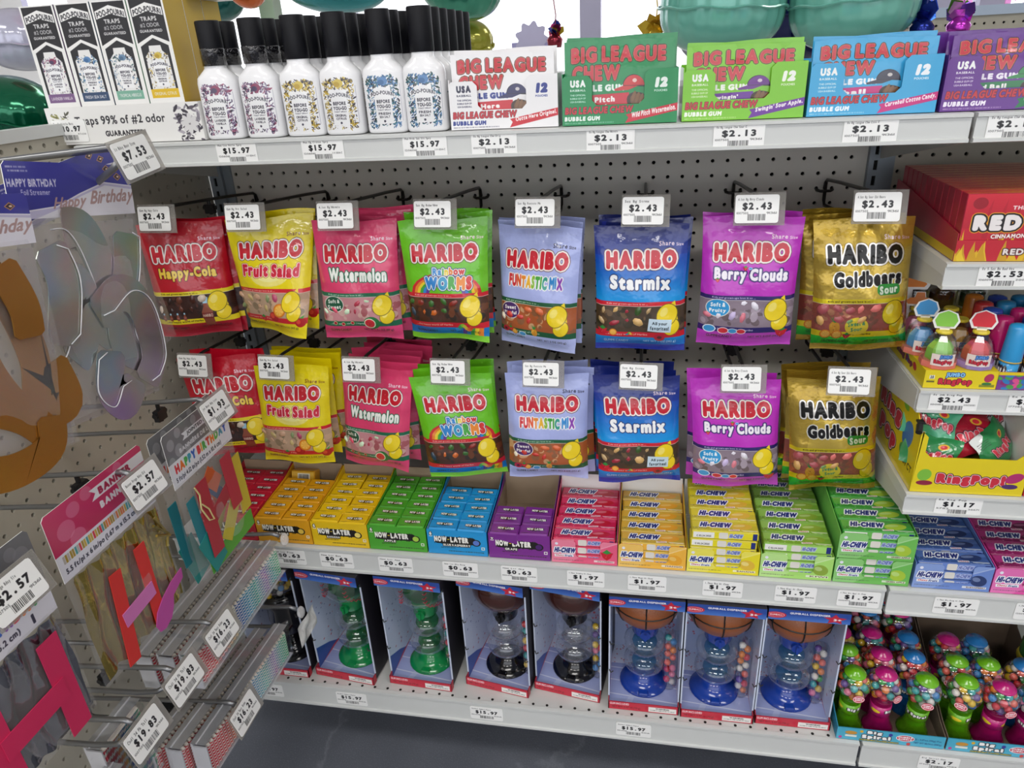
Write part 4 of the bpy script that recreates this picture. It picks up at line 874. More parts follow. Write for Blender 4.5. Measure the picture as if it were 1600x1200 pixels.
for n, c, lc, fl, fc, x, w, extra, rows, dbl, pale in HC:
    a = (n, c, lc, fl, fc, pale); side = mat('stick_box_side_'+n, lc, rough=.45, coat=.3); fr = mat('stick_box_'+n, '#ffffff', rough=.38, coat=.4, img=hc_front(*a))
    sm = [mat('stick_wrap_'+n, c, rough=.35, coat=.4), mat('stick_top_'+n, '#ffffff', rough=.33, coat=.5, img=hc_stick(*a)), mat('stick_side_'+n, '#ffffff', rough=.35, coat=.4, img=hc_end(*a))]
    zf = .4875; yf = -.394
    for k in range(1+dbl):
        t = thing('stick_candy_box', '%s windowed box of stick candy%s' % (n, '' if not dbl else (', lower of the two stacked', ', upper of the two stacked')[k]), 'box', (x, yf, zf+k*.0465))
        h = .0455; ob('front_panel', MB().prism(notch_panel(w, h, .37, .745, .012, h, h, .004), 0, .0012, 0, fr=1), [side, fr], t)
        D = .0305*rows+.004; sp = [(.0012, 0), (D, 0), (D, h+.02 if k == dbl and not extra else h), (.0012, h)]
        ob('side_panel', MB().prism(sp, 0, .001, axis='x'), side, t); ob('side_panel', MB().prism(sp, w-.001, w, axis='x'), side, t)
        ob('floor_panel', MB().box(.001, w-.001, .0012, D, 0, .0008), m_card, t); ob('back_panel', MB().box(.001, w-.001, D, D+.001, 0, h+.03 if k == dbl else h), m_card, t)
    stm = MB().box(-.0507, .0507, -.0142, .0142, 0, .0152, 0, top=1, fr=2).mesh('candy_stick', sm, False, bevel=.0016)
    layers = (6 if dbl else 3)+extra
    for r in range(rows):
        for L in ([layers-1] if r else range(layers)):
            if r == 0 and L < layers-1 and dbl and L % 3 == 2: pass
            zz = zf+.0012+L*.0157+(.001 if L >= 3 and dbl else 0)
            o = put('candy_stick', stm, None, (x+w/2+rnd.uniform(-.0012, .0012), yf+.0165+r*.0304, zz+(r > 0)*rnd.uniform(0, .001)), (rnd.uniform(.0, .07) if r else 0, 0, rnd.uniform(-.015, .015)))
            where = ('front row', 'second row', 'third row', 'fourth row', 'fifth row', 'sixth row', 'seventh row', 'eighth row')[r]
            lay = 'top layer' if L == layers-1 else 'layer %s below the top' % ('just', 'two', 'three', 'four', 'five')[layers-2-L]
            tag(o, '%s candy stick, %s, %s of its box' % (n, where, lay), 'candy', 'stick candies')
        if r:   # the layers that carry the top one
            pass
# ------------------------------------------------------------------ base shelf: sports-ball gumball machines in open boxes
GUMC = ['#d8303c', '#e8c22a', '#2f86c8', '#e8842a', '#e87a9a', '#3aa048', '#e8e4dc', '#6a4a9a', '#37a8a8', '#e86a5a']
m_gum = [mat('gumball_%d' % i, c, rough=.25, coat=.6) for i, c in enumerate(GUMC)]
gum_me = [MB().ball((0, 0, 0), .0063, 9, 6).mesh('gumball', m, True) for m in m_gum]
m_clr = clear('clear_plastic', opac=.08, edge=.8, rough=.04, col='#f4f6f8', gloss=True)
pb_ = P(200, 400, '#aab4d2')
pb_.grad(0, 270, '#cdd8ee', '#e4e8f2')
R = random.Random(3)
for i in range(260):
    x, y = R.uniform(0, 200), R.uniform(60, 320); r = R.uniform(2.5, 6); c = '#c4404e' if y > 150 else '#b86a7a'
    pb_.poly([(x+r*(1 if k % 2 == 0 else .42)*math.sin(k*PI/5), y-r*(1 if k % 2 == 0 else .42)*math.cos(k*PI/5)) for k in range(10)], c, .85)
m_bk = mat('box_back_print', '#ffffff', rough=.45, coat=.3, img=pb_.img('gumball_box_back'))
pf_ = P(200, 220, '#d8dcf0'); pf_.grad(70, 220, '#98a2d6', '#a8b2dc')
for i in range(60):
    x, y = R.uniform(0, 200), R.uniform(0, 70); r = R.uniform(1.5, 4); pf_.poly([(x+r*(1 if k % 2 == 0 else .42)*math.sin(k*PI/5), y-r*(1 if k % 2 == 0 else .42)*math.cos(k*PI/5)) for k in range(10)], '#c04a5a', .85)
for y, dy in ((84, 10), (128, 14), (176, 16)): pf_.poly([(0, y), (200, y+dy), (200, y+dy+3), (0, y+3)], '#d8dcf0')
pf_.poly([(40, 220), (92, 110), (104, 110), (60, 220)], '#c4cbe8', .6)
m_bf = mat('box_floor_print', '#ffffff', rough=.35, coat=.5, img=pf_.img('gumball_box_floor'))
pl_ = P(260, 42, '#c2213a'); pl_.text('GUM INCLUDED', 6, 4, 78, 16, '#f0dfe0', bold=4); pl_.text('NET WT. 2.47 oz (70 g)', 14, 22, 120, 35, '#7a1020', bold=2); pl_.rect(150, 12, 252, 38, '#e8e6e2'); pl_.text('WARNING:', 176, 15, 226, 23, '#2a2a2a', bold=2); small(pl_, 156, 27, 246, 31, '#3a3a3a', 4)
m_lp = mat('box_lip_print', '#ffffff', rough=.4, coat=.4, img=pl_.img('gumball_box_lip'))
ph_ = P(260, 80, '#26489a'); ph_.grad(40, 80, '#2f55a8', '#4a78c8'); ph_.ell(24, 44, 34, 24, '#c2213a'); ph_.ell(24, 44, 28, 18, '#e8c8cc'); ph_.ell(24, 44, 26, 16, '#c2213a'); ph_.text('GUMBALL', 4, 36, 46, 50, '#f2e4e4', bold=4); ph_.text('GUMBALL DISPENSER', 68, 16, 196, 32, '#f0e8ea', bold=4)
ph_.poly([(212+38*(1 if k % 2 == 0 else .5)*math.sin(k*PI/5), 48-38*(1 if k % 2 == 0 else .5)*math.cos(k*PI/5)) for k in range(10)], '#c2213a'); ph_.text('3+', 206, 42, 232, 60, '#f4ecec', bold=5)
m_hd = mat('box_header_print', '#ffffff', rough=.4, coat=.4, img=ph_.img('gumball_box_header'))
ps_ = P(120, 300, '#98a6cc'); ps_.grad(0, 300, '#b4c2e2', '#ccd4ea'); ps_.speck(10, 110, 110, 280, ['#b85a70', '#5a6aa0'], 50, 1, 2.4); ps_.poly([(0, 300), (0, 240), (40, 270), (70, 300)], '#2a4a9a'); ps_.poly([(0, 300), (50, 292), (120, 300)], '#c2213a')
m_sd = mat('box_side_print', '#ffffff', rough=.42, coat=.3, img=ps_.img('gumball_box_side')); m_so = mat('box_side_outer', '#1d1b24', rough=.5); m_edge = mat('box_edge', '#c9d2e6', rough=.5); m_rede = mat('box_red', '#b01e34', rough=.45)
def plastic(n, c): return mat('plastic_'+n, c, rough=.16, coat=.6)
m_ball_f = mat('football_brown', '#3f1d18', rough=.2, coat=.6); m_bb = mat('basketball', '#8f4e24', rough=.3, coat=.4, bump=.3, bscale=700); m_line = mat('ball_line', '#15110f', rough=.5); m_st = mat('red_stitch', '#b03448', rough=.4)
m_tg = clear('tint_green', tint='#9ae0ac', opac=.14, edge=.6, col='#1c8a44'); m_tb = clear('tint_blue', tint='#a8d8f0', opac=.14, edge=.6, col='#3a8ab8')
BOXES = [(.097, -.412, 0, 'colour', 'black'), (.2305, -.402, -.10, 'baseball', 'green'), (.382, -.404, -.05, 'baseball', 'green'), (.528, -.388, -.15, 'football', 'black'), (.658, -.382, -.15, 'football', 'black'), (.796, -.409, 0, 'basketball', 'blue'), (.9225, -.411, 0, 'basketball', 'blue'), (1.049, -.408, 0, 'basketball', 'blue')]
WH = [('leftmost gumball machine box, half hidden by candle boxes', 'black'), ('first green gumball machine box from the left', ''), ('second green gumball machine box', ''), ('left box of the two with brown footballs', ''), ('right box of the two with brown footballs', ''), ('left box of the three with basketballs', ''), ('middle box of the three with basketballs', ''), ('right box of the three with basketballs', '')]
def gumballs(parent, fn, n, seed, cols=None):
    R = random.Random(seed)
    for i in range(n):
        put('gumball', gum_me[R.choice(cols) if cols else R.randrange(len(gum_me))], parent, fn(i, R))
for bi, (x, yf, rz, kind, base) in enumerate(BOXES):
    w = .1235; D = .15; H = .2575
    t = thing('gumball_box', 'open fronted '+WH[bi][0], 'box', (x, yf, .1785), (0, 0, rz), 'gumball machine boxes')
    ob('front_lip', MB().box(0, w, 0, .0015, 0, .018, 1, fr=0), [m_lp, m_rede], t)
    ob('floor_panel', MB().box(.0015, w-.0015, .0015, D, .004, .0052, 1, top=0), [m_bf, m_rede], t)
    ob('back_panel', MB().box(.0015, w-.0015, D, D+.0015, 0, H, 1, fr=0), [m_bk, m_so], t)
    sp = [(.0, .018), (.0, 0), (D+.0015, 0), (D+.0015, H), (.02, H), (.02, .06)][::-1]
    for sx in (0, w-.0015):
        mb = MB().box(sx, sx+.0015, .012, D, .004, H, 2, lf=(1 if sx else 2), rt=(1 if not sx else 2)); mb.box(sx-.0005, sx+.002, .011, .013, .02, H-.03, 0)
        mb.box(sx, sx+.0015, 0, .012, 0, .018, 3); ob('side_panel', mb, [m_edge, m_sd, m_so, m_rede], t)
    ob('header', MB().box(0, w, .0, .012, H-.021, H, 1, fr=0), [m_hd, m_so], t)
    for sx in (.004, w-.004):
        for zz in (.085, .15): ob('tie', MB().tube([(sx-.003, .009, zz), (sx, .006, zz-.004), (sx+.004, .009, zz-.003)], .0011, 5), m_blk, t)
    # the machine itself
    cx, cy = x+.062*math.cos(rz)-.068*math.sin(rz), yf+.062*math.sin(rz)+.068*math.cos(rz)
    nm = {'colour': 'black gumball machine full of coloured candy in the leftmost box', 'baseball': 'green gumball machine with a clear stitched ball, %s', 'football': 'black gumball machine with a dark brown football, %s', 'basketball': 'blue gumball machine with a basketball globe, %s'}[kind]
    if '%s' in nm: nm = nm % {1: 'left one', 2: 'right one', 3: 'left one', 4: 'right one', 5: 'left one', 6: 'middle one', 7: 'right one'}[bi]
    d = thing('gumball_machine', nm, 'gumball machine', (cx, cy, .184), (0, 0, rz), 'sports ball gumball machines')
    pm = plastic(base, {'black': '#0e0d10', 'green': '#0f8a48', 'blue': '#1a3f9e'}[base])
    ob('foot', MB().lathe([(.043, 0), (.0437, .0015), (.0425, .0035), (.034, .0065), (.026, .0105), (.021, .017), (.019, .026), (0, .027)], 28), pm, d, smooth=True)
    ob('foot_chute', MB().box(-.009, .009, -.0425, -.02, .001, .008), pm, d, bevel=.002)
    if kind != 'colour':
        for k, z in enumerate((.0520, .0990)):
            prof = [(.037*math.sin(a), -.0262*math.cos(a)) for a in np.linspace(.55, PI-.5, 11)]
            ob('clear_bubble', MB().lathe(prof, 24, (0, 0, z)), m_clr, d, smooth=True)
            ob('inner_spiral', MB().ball((0, 0, z-.002), .0225, 14, 8, 0, (1, 1, .62)), {'green': m_tg, 'blue': m_tb}.get(base, m_clr), d, smooth=True)
    ob('collar', MB().lathe([(.0215, .122), (.0235, .125), (.0245, .142), (.0255, .144), (.0255, .154), (.024, .156)], 24), pm, d, smooth=True)
    ob('dispenser_knob', MB().tube([(0, -.022, .134), (0, -.029, .134)], .009, 12).box(-.002, .002, -.034, -.029, .127, .141), pm, d)
    zc = .197
    if kind == 'basketball':
        b = ob('ball_globe', MB().ball((0, 0, 0), .0555, 26, 16, 0, (1.065, 1.065, .92)), m_bb, d, (0, 0, zc), smooth=True)
        L = MB(); SQ3 = Matrix.Diagonal((1.065, 1.065, .92))
        for e in ((0, 0, 0), (PI/2, 0, 0), (PI/2, 0, PI/2)):
            M = Euler(e).to_matrix(); L.tube([SQ3 @ (M @ Vector((.0555*math.cos(a), .0555*math.sin(a), 0))) for a in np.linspace(0, 2*PI, 33)], .0014, 5, cap=False)
        for s in (-1, 1): L.tube([SQ3 @ Vector((s*(.03+.014*(math.cos(a)**2)), .0555*math.sqrt(max(0, 1-((.03+.014*math.cos(a)**2)/.0555)**2))*math.cos(a), .0555*math.sqrt(max(0, 1-((.03+.014*math.cos(a)**2)/.0555)**2))*math.sin(a))) for a in np.linspace(0, 2*PI, 33)], .0014, 5, cap=False)
        ob('ball_lines', L, m_line, b)
    elif kind == 'football':
        ob('ball_globe', MB().ball((0, 0, 0), .0555, 26, 16, 0, (1.065, 1.065, .93)), m_ball_f, d, (0, 0, zc+.001), smooth=True); ob('funnel', MB().lathe([(.026, .15), (.03, .154), (.034, .172)], 20), plastic('black', '#0e0d10'), d, smooth=True)
    elif kind == 'baseball':
        b = ob('ball_globe', MB().ball((0, 0, 0), .0555, 26, 16, 0, (1, 1, .95)), m_clr, d, (0, 0, zc), smooth=True)
        ob('inner_funnel', MB().lathe([(.018, 0), (.03, .006), (.038, .018), (.034, .028), (.02, .034), (0, .036)], 22), m_tg, d, (0, 0, .158), smooth=True)
        for s in (-1, 1):
            L = MB()
            for a in np.linspace(-1.3, 1.3, 15):
                q = Vector((s*(.022+.022*math.sin(abs(a))**2), 0, 0)); rr = math.sqrt(max(1e-6, .0555**2-q.x**2)); A = Vector((q.x-.004, -rr*math.cos(a), rr*math.sin(a))); B = Vector((q.x+.004, -rr*math.cos(a)+.001, rr*math.sin(a)+.003)); C_ = Vector((q.x, -rr*math.cos(a)-.0005, rr*math.sin(a)-.0015)); L.tube([A, C_, B], .0009, 4)
            ob('stitch_row', L, m_st, b, kind='stuff')
    else:
        b = ob('ball_globe', MB().ball((0, 0, 0), .052, 22, 14), m_clr, d, (0, 0, zc), smooth=True)
        ob('upper_base', MB().lathe([(.016, .02), (.03, .06), (.036, .09), (.036, .12), (.044, .14), (.046, .158), (.03, .16)], 24), pm, d, smooth=True)
        R = random.Random(2)
        def fn(i, R): 
            a = i*2.4; r = .04*math.sqrt((i % 17)/17); return (r*math.cos(a), r*math.sin(a), .164+.012*(i//17)+.004*R.random())
        gumballs(d, fn, 58, 5, [0, 1, 2, 3, 5, 6])
    # clear tube of gumballs in the corner of the box
    if kind != 'colour':
        tx, ty = x+.108*math.cos(rz)-.06*math.sin(rz), yf+.108*math.sin(rz)+.06*math.cos(rz)
        g = thing('gumball_tube', 'clear tube of gumballs beside the '+{1: 'left green', 2: 'right green', 3: 'left football', 4: 'right football', 5: 'left basketball', 6: 'middle basketball', 7: 'right basketball'}[bi]+' machine', 'tube', (tx, ty, .1845), group='tubes of gumballs')
        ob('tube_wall', MB().lathe([(.0115, 0), (.0125, .004), (.0125, .122), (.011, .126)], 14), m_clr, g, smooth=True)
        gumballs(g, lambda i, R: ((-1)**i*.0048, R.uniform(-.004, .004), .008+i*.0098), 12, bi+20)

# spiral gumball dispensers in two blue trays
pt_ = P(420, 62, '#4aaccb'); pt_.text('Big', 118, 4, 178, 26, '#f6f6f4', out=(('#14141c', 3),), bold=8); pt_.text('Spiral', 100, 26, 214, 52, '#f6f6f4', out=(('#14141c', 3),), bold=8, slant=-.05); pt_.text('ASSORTED FRUIT FLAVORED GUMBALLS', 92, 52, 246, 59, '#e8d030', out=(('#14141c', 1.5),), bold=3)
pt_.ell(268, 26, 36, 17, '#f2eef0'); pt_.ell(268, 26, 33, 14, '#c83048'); pt_.text('DUBBLE', 240, 16, 296, 25, '#f4f2f4', bold=5); pt_.text('BUBBLE', 242, 27, 294, 35, '#f4f2f4', bold=5)
pt_.ell(56, 24, 24, 10, '#c8923a'); pt_.rect(34, 36, 80, 46, '#e8e6dc'); pt_.ell(16, 52, 7, 7, '#b83a8a'); pt_.ell(210, 16, 8, 8, '#3a3a9a'); pt_.ell(96, 12, 7, 7, '#e0b030'); pt_.ell(284, 54, 8, 8, '#c83a3a')
pt_.text('12 - 3.17oz (90g) Pcs', 304, 20, 406, 31, '#1c4a78', bold=2); pt_.text('NET WT 38.04oz (1080g)', 304, 38, 410, 49, '#1c4a78', bold=2)
m_sp = mat('spiral_tray_print', '#ffffff', rough=.4, coat=.4, img=pt_.img('spiral_tray')); m_spb = mat('spiral_tray_blue', '#2f8fb0', rough=.5)
p2 = P(420, 140, '#4a9ac0'); p2.speck(0, 0, 420, 140, ['#b83a4a', '#d8c03a', '#b83a8a', '#5a3a8a', '#c85a3a', '#3a7ab8'], 90, 11, 15, 5); p2.rect(120, 10, 230, 50, '#dcdcdc')
for i in range(5): small(p2, 126, 14+i*7, 224, 17+i*7, '#3a3a4a', i)
m_sph = mat('spiral_header_print', '#ffffff', rough=.4, coat=.3, img=p2.img('spiral_header')); m_in = mat('spiral_tray_inner', '#6a5a4c', rough=.8)
COLR = {'green': '#6db41a', 'pink': '#bf1c78', 'blue': '#2678bc'}
ps2 = {k: P(200, 60, c) for k, c in COLR.items()}
for k, p in ps2.items(): p.text('Big Spiral', 60, 16, 140, 40, '#f2f2ee', out=(('#1a1a1a', 3),), bold=6); p.ell(30, 30, 16, 10, '#e8d030'); p.ell(170, 30, 16, 10, '#e8d030'); [small(p, 4, 8+i*7, 20, 11+i*7, '#1a1a1a', i) for i in range(6)]
pd = P(80, 60, '#c83048'); pd.ell(40, 30, 38, 26, '#f2eef0'); pd.ell(40, 30, 34, 22, '#c83048'); pd.text('DUBBLE', 14, 16, 66, 28, '#f4f2f4', bold=5); pd.text('BUBBLE', 16, 31, 64, 42, '#f4f2f4', bold=5); m_dub = mat('oval_badge', '#ffffff', rough=.3, coat=.5, img=pd.img('oval_badge'))
SPM = {}
for k, c in COLR.items():
    cm = mat('spiral_cap_'+k, c, rough=.2, coat=.6); tm = clear('spiral_tint_'+k, tint=c, opac=.25, edge=.7, col=c); bm_ = mat('spiral_band_'+k, '#ffffff', rough=.3, coat=.5, img=ps2[k].img('spiral_band_'+k))
    foot = MB().lathe([(.0245, 0), (.0248, .002), (.022, .008), (.0175, .018), (.016, .03), (.016, .062), (.0185, .068)], 20).mesh('tinted_stem', tm, True)
    sp = MB().tube([(.011*math.cos(a*1.0), .011*math.sin(a*1.0), .006+a*.0038) for a in np.linspace(0, 15, 46)], .0035, 6).mesh('inner_spiral', cm, True)
    band = MB().lathe([(.0168, .036), (.0168, .056)], 20).mesh('band', bm_, True)
    globe = MB().lathe([(.0165, .066)]+[(.0268*math.sin(a), .094-.0268*math.cos(a)) for a in np.linspace(.75, 2.55, 12)], 22).mesh('globe', m_clr, True)
    capp = MB().lathe([(.0165, .115), (.0172, .117), (.0160, .1190), (.0142, .1196), (.0138, .1210), (.0112, .1212), (.0108, .1224), (.0076, .1226), (.0072, .1236), (.003, .1238), (0, .1242)], 22).mesh('cap', cm, True)
    bad = MB().prism([(.0095*math.cos(a), .0068*math.sin(a)) for a in np.linspace(0, 2*PI, 15)[:-1]], -.0008, 0, 0, fr=0).mesh('badge', m_dub)
    SPM[k] = [('tinted_stem', foot), ('inner_spiral', sp), ('label_band', band), ('globe', globe), ('cap', capp), ('badge', bad)]
TRAYS = [(1.1795, [['green', 'pink', 'green'], ['green', 'pink', 'blue'], ['pink', 'pink', 'blue'], [None, 'blue', 'pink']]), (1.3495, [['green', 'pink', 'pink'], ['green', 'green', 'blue'], ['pink', 'blue', None], [None, None, None]])]
for ti, (x0, rows) in enumerate(TRAYS):
    w = .167; yf = -.421; D = .215
    t = thing('spiral_tray', 'blue card tray of spiral gumball dispensers, %s' % ('left one beside the basketball boxes' if ti == 0 else 'right one at the frame edge'), 'tray', (x0, yf, .1785))
    ob('front_panel', MB().box(0, w, 0, .0015, 0, .0265, 1, fr=0), [m_sp, m_spb], t)
    sp = [(.0015, 0), (D, 0), (D, .13), (D-.02, .10), (.03, .032), (.0015, .0265)]
    for sx in (0, w-.0012): ob('side_panel', MB().prism(sp, sx, sx+.0012, axis='x'), m_spb if ti == 0 and sx == 0 else m_in, t)
    ob('back_panel', MB().box(.0012, w-.0012, D-.0012, D, 0, .11, 0), m_in, t); ob('header', MB().box(.0, w, D-.0016, D-.0004, .11, .165, 1, fr=0), [m_sph, m_spb], t); ob('floor_panel', MB().box(.0012, w-.0012, .0015, D-.0012, 0, .001), m_in, t)
    for r, row in enumerate(rows):
        for c, k in enumerate(row):
            if not k: continue
            sx = x0+.0345+c*.0495+(.0055 if c == 2 else 0)-.01; sy = yf+.034+r*.0475
            d = thing('spiral_dispenser', '%s capped spiral gumball dispenser, %s tray, %s row, %s' % (k, ('left', 'right')[ti], ('front', 'second', 'third', 'back')[r], ('left side', 'middle', 'right side')[c]), 'gumball dispenser', (sx+rnd.uniform(-.001, .001), sy, .1798+(.012 if r == 3 else 0)), (rnd.uniform(-.03, .03), rnd.uniform(-.03, .03), 0), 'spiral gumball dispensers')
            az = rnd.uniform(-.7, .7)
            for nme, me in SPM[k]:
                if nme == 'badge': put(nme, me, d, (.0272*math.sin(az), -.0272*math.cos(az), .086), (-.2, 0, az))
                elif nme == 'label_band': put(nme, me, d, None, (0, 0, rnd.uniform(0, 6)))
                else: put(nme, me, d)
            def fn(i, R):
                lay = i//7; a = (i % 7)*2*PI/7+lay*.45; rr = (.0155, .0195, .0185, .0135)[lay] if i % 7 else .003
                return (rr*math.cos(a), rr*math.sin(a), .0785+lay*.0102+R.uniform(-.001, .001))
            gumballs(d, fn, 28 if r < 3 else 21, ti*50+r*7+c)
# ------------------------------------------------------------------ right section: red cinnamon boxes, ring candies, capped tubes
pr = P(460, 250, '#c41f33'); pr.grad(0, 130, '#d4283a', '#b81a30')
R = random.Random(5)
for i in range(34):
    x = R.uniform(-10, 470); h = R.uniform(40, 120); b = 250
    pr.poly([(x-14, b), (x-9, b-h*.45), (x-2, b-h*.6), (x+3, b-h), (x+8, b-h*.55), (x+6, b-h*.3), (x+14, b-h*.42), (x+20, b)], R.choice(['#d9b01e', '#e0c02a', '#c89a1c']))
for i in range(9):
    x = 70+i*46; pr.poly([(x, 170), (x+5, 60), (x+16, 20), (x+14, 80), (x+24, 120), (x+18, 170)], '#a81528', .45)
pr.ell(46, 36, 24, 22, '#9c1426'); pr.text('THE ORIGINAL', 150, 46, 310, 62, '#f0d8d8', bold=4)
pr.text('RED HOTS', 34, 76, 434, 140, '#efe9e8', out=(('#e8a020', 9), ('#1c1414', 6)), bold=7, gap=.06, tilt=-6, jit=.03)
pr.text('CINNAMON FLAVORED CANDY', 100, 150, 400, 168, '#f6f0ec', out=(('#8a1a20', 2),), bold=4, tilt=-6)
pr.text('RED HOTS', 150, 196, 320, 218, '#e8e0dc', out=(('#3a1414', 3),), bold=4); pr.text('NET WT 5.5 OZ (156 g)', 190, 226, 340, 236, '#4a1414', bold=2)
m_rh = mat('red_box_front', '#ffffff', rough=.35, coat=.5, img=pr.img('red_box_front'))
pt2 = P(460, 60, '#d2283a'); pt2.grad(0, 60, '#dc3038', '#f0682c')
for i in range(16): pt2.poly([(90+i*22, 60), (110+i*22, 10), (150+i*24, 4), (120+i*22, 60)], '#ee8a24', .5)
m_rt = mat('red_box_top', '#ffffff', rough=.3, coat=.6, img=pt2.img('red_box_top')); m_rs = mat('red_box_side', '#a81a36', rough=.4, coat=.3)
rb = MB().box(0, .165, 0, .0195, 0, .083, 0, fr=1, top=2).mesh('candy_box', [m_rs, m_rh, m_rt], False, bevel=.0008)
for i in range(12):
    o = put('candy_box', rb, None, (1.233, -.353+i*.0205, .9875)); tag(o, ('frontmost', 'second', 'third', 'fourth', 'fifth', 'sixth', 'seventh', 'eighth', 'ninth', 'tenth', 'eleventh', 'rearmost')[i]+' red cinnamon candy box of the standing row', 'box', 'red cinnamon candy boxes')
pf2 = P(460, 76, '#c01f30'); R = random.Random(9)
for i in range(26):
    x = R.uniform(-10, 470); h = R.uniform(30, 80); pf2.poly([(x-14, 76), (x-9, 76-h*.45), (x+3, 76-h), (x+8, 76-h*.5), (x+20, 76)], R.choice(['#d9b01e', '#e0c02a', '#c89a1c']))
pf2.text('RED HOTS', 150, 30, 320, 54, '#e8e0dc', out=(('#3a1414', 3),), bold=4)
m_rtr = mat('red_tray_front', '#ffffff', rough=.4, coat=.4, img=pf2.img('red_tray_front')); m_rty = mat('tray_yellow', '#c8a81e', rough=.5)
t = thing('red_tray', 'red flame printed tray under the cinnamon candy boxes', 'tray', (1.2305, -.3555, .9855))
ob('front_panel', MB().box(0, .17, 0, .0012, 0, .027, 1, fr=0), [m_rtr, m_rs], t)
for sx in (0, .1688): ob('side_panel', MB().prism([(.0012, 0), (.262, 0), (.262, .062), (.2, .058), (.0012, .036)], sx, sx+.0012, axis='x').prism([(.003, .0005), (.26, .0005), (.26, .012), (.003, .012)], sx-.0003 if sx == 0 else sx+.0012, sx if sx == 0 else sx+.0015, 1, axis='x'), [m_rs, m_rty], t)
ob('floor_panel', MB().box(.0012, .1688, .0012, .262, 0, .001), m_rs, t)
m_hang = clear('clear_case', opac=.16, edge=.6, col='#d8d8d4', rough=.15)
for i in range(6):
    t = ob('clear_case', MB().box(0, .16, 0, .012, 0, .1).box(.01, .15, -.001, 0, .09, .098), m_hang, None, (1.42, -.33+i*.03, .987)); tag(t, 'clear plastic candy case right of the red boxes, %s from the front' % ('first', 'second', 'third', 'fourth', 'fifth', 'sixth')[i], 'case', 'clear candy cases')

pj = P(330, 96, '#e2cc16'); pj.text('JUMBO', 96, 10, 180, 40, '#8ac4ec', out=(('#1c3a8a', 3.5),), bold=6, jit=.03); pj.text('RingPop', 66, 42, 218, 84, '#c8283c', out=(('#5a1020', 3),), bold=7, jit=.03)
pj.rect(22, 26, 46, 46, '#e8e6da'); pj.text('20', 26, 28, 42, 44, '#2a2a2a', bold=3); pj.rect(12, 56, 48, 66, '#3a3a2a', .7); pj.ell(290, 36, 20, 24, '#b03058', .6); pj.ell(284, 68, 22, 8, '#3a7a3a'); pj.rect(252, 72, 320, 86, '#5a6a2a', .7)
m_jf = mat('ring_tray_front', '#ffffff', rough=.4, coat=.4, img=pj.img('ring_tray_front')); m_yel = mat('ring_tray_yellow', '#dcc61a', rough=.4, coat=.3)
pjs = P(360, 70, '#d8c41a'); [pjs.ell(60+i*70, 30, 18, 14, c, .5) for i, c in enumerate(('#8a2a4a', '#4a8a3a', '#2a6aa8', '#b0203a'))]; pjs.text('Ring Pop', 90, 20, 250, 50, '#7a1a4a', out=(('#3a1030', 2),), bold=5); m_js = mat('ring_tray_side', '#ffffff', rough=.4, coat=.3, img=pjs.img('ring_tray_side'))
t = thing('ring_candy_tray', 'yellow tray holding the jumbo dome ring candies', 'tray', (1.2255, -.356, .8055))
ob('front_panel', MB().box(0, .0925, 0, .0012, 0, .0265, 1, fr=0), [m_jf, m_yel], t); ob('tray_body', MB().box(0, .0925, .0012, .16, 0, .0262, 1, lf=0), [m_js, m_yel], t)
m_whc = mat('topper_card', '#f3f1ee', rough=.5)
GEM = [(-.012, 0), (.012, 0), (.0165, .010), (.012, .021), (0, .026), (-.012, .021), (-.0165, .010)]
DOMES = [(1.2475, -.332, '#8acc4a', 'green gem', GEM), (1.294, -.332, '#d8303c', 'red gem', GEM), (1.2385, -.283, '#4a9ad8', 'blue gem', GEM), (1.2865, -.283, '#c89a3a', None, GEM), (1.244, -.236, '#e07a9a', 'pink hat', 1), (1.29, -.236, '#b02a6a', None, 1)]
HAT = [(-.018, 0), (.018, 0), (.021, .006), (.016, .011), (.008, .012), (.006, .021), (-.006, .021), (-.008, .012), (-.016, .011), (-.021, .006)]
pjd = P(130, 60, '#e8d8d0'); pjd.text('JUMBO', 44, 4, 112, 26, '#5a9ae0', out=(('#1c2a6a', 3),), bold=5); pjd.text('RingPop', 16, 28, 116, 54, '#c8283c', out=(('#5a1020', 2),), bold=6); m_jd = mat('dome_badge', '#ffffff', rough=.3, coat=.4, img=pjd.img('dome_badge'))
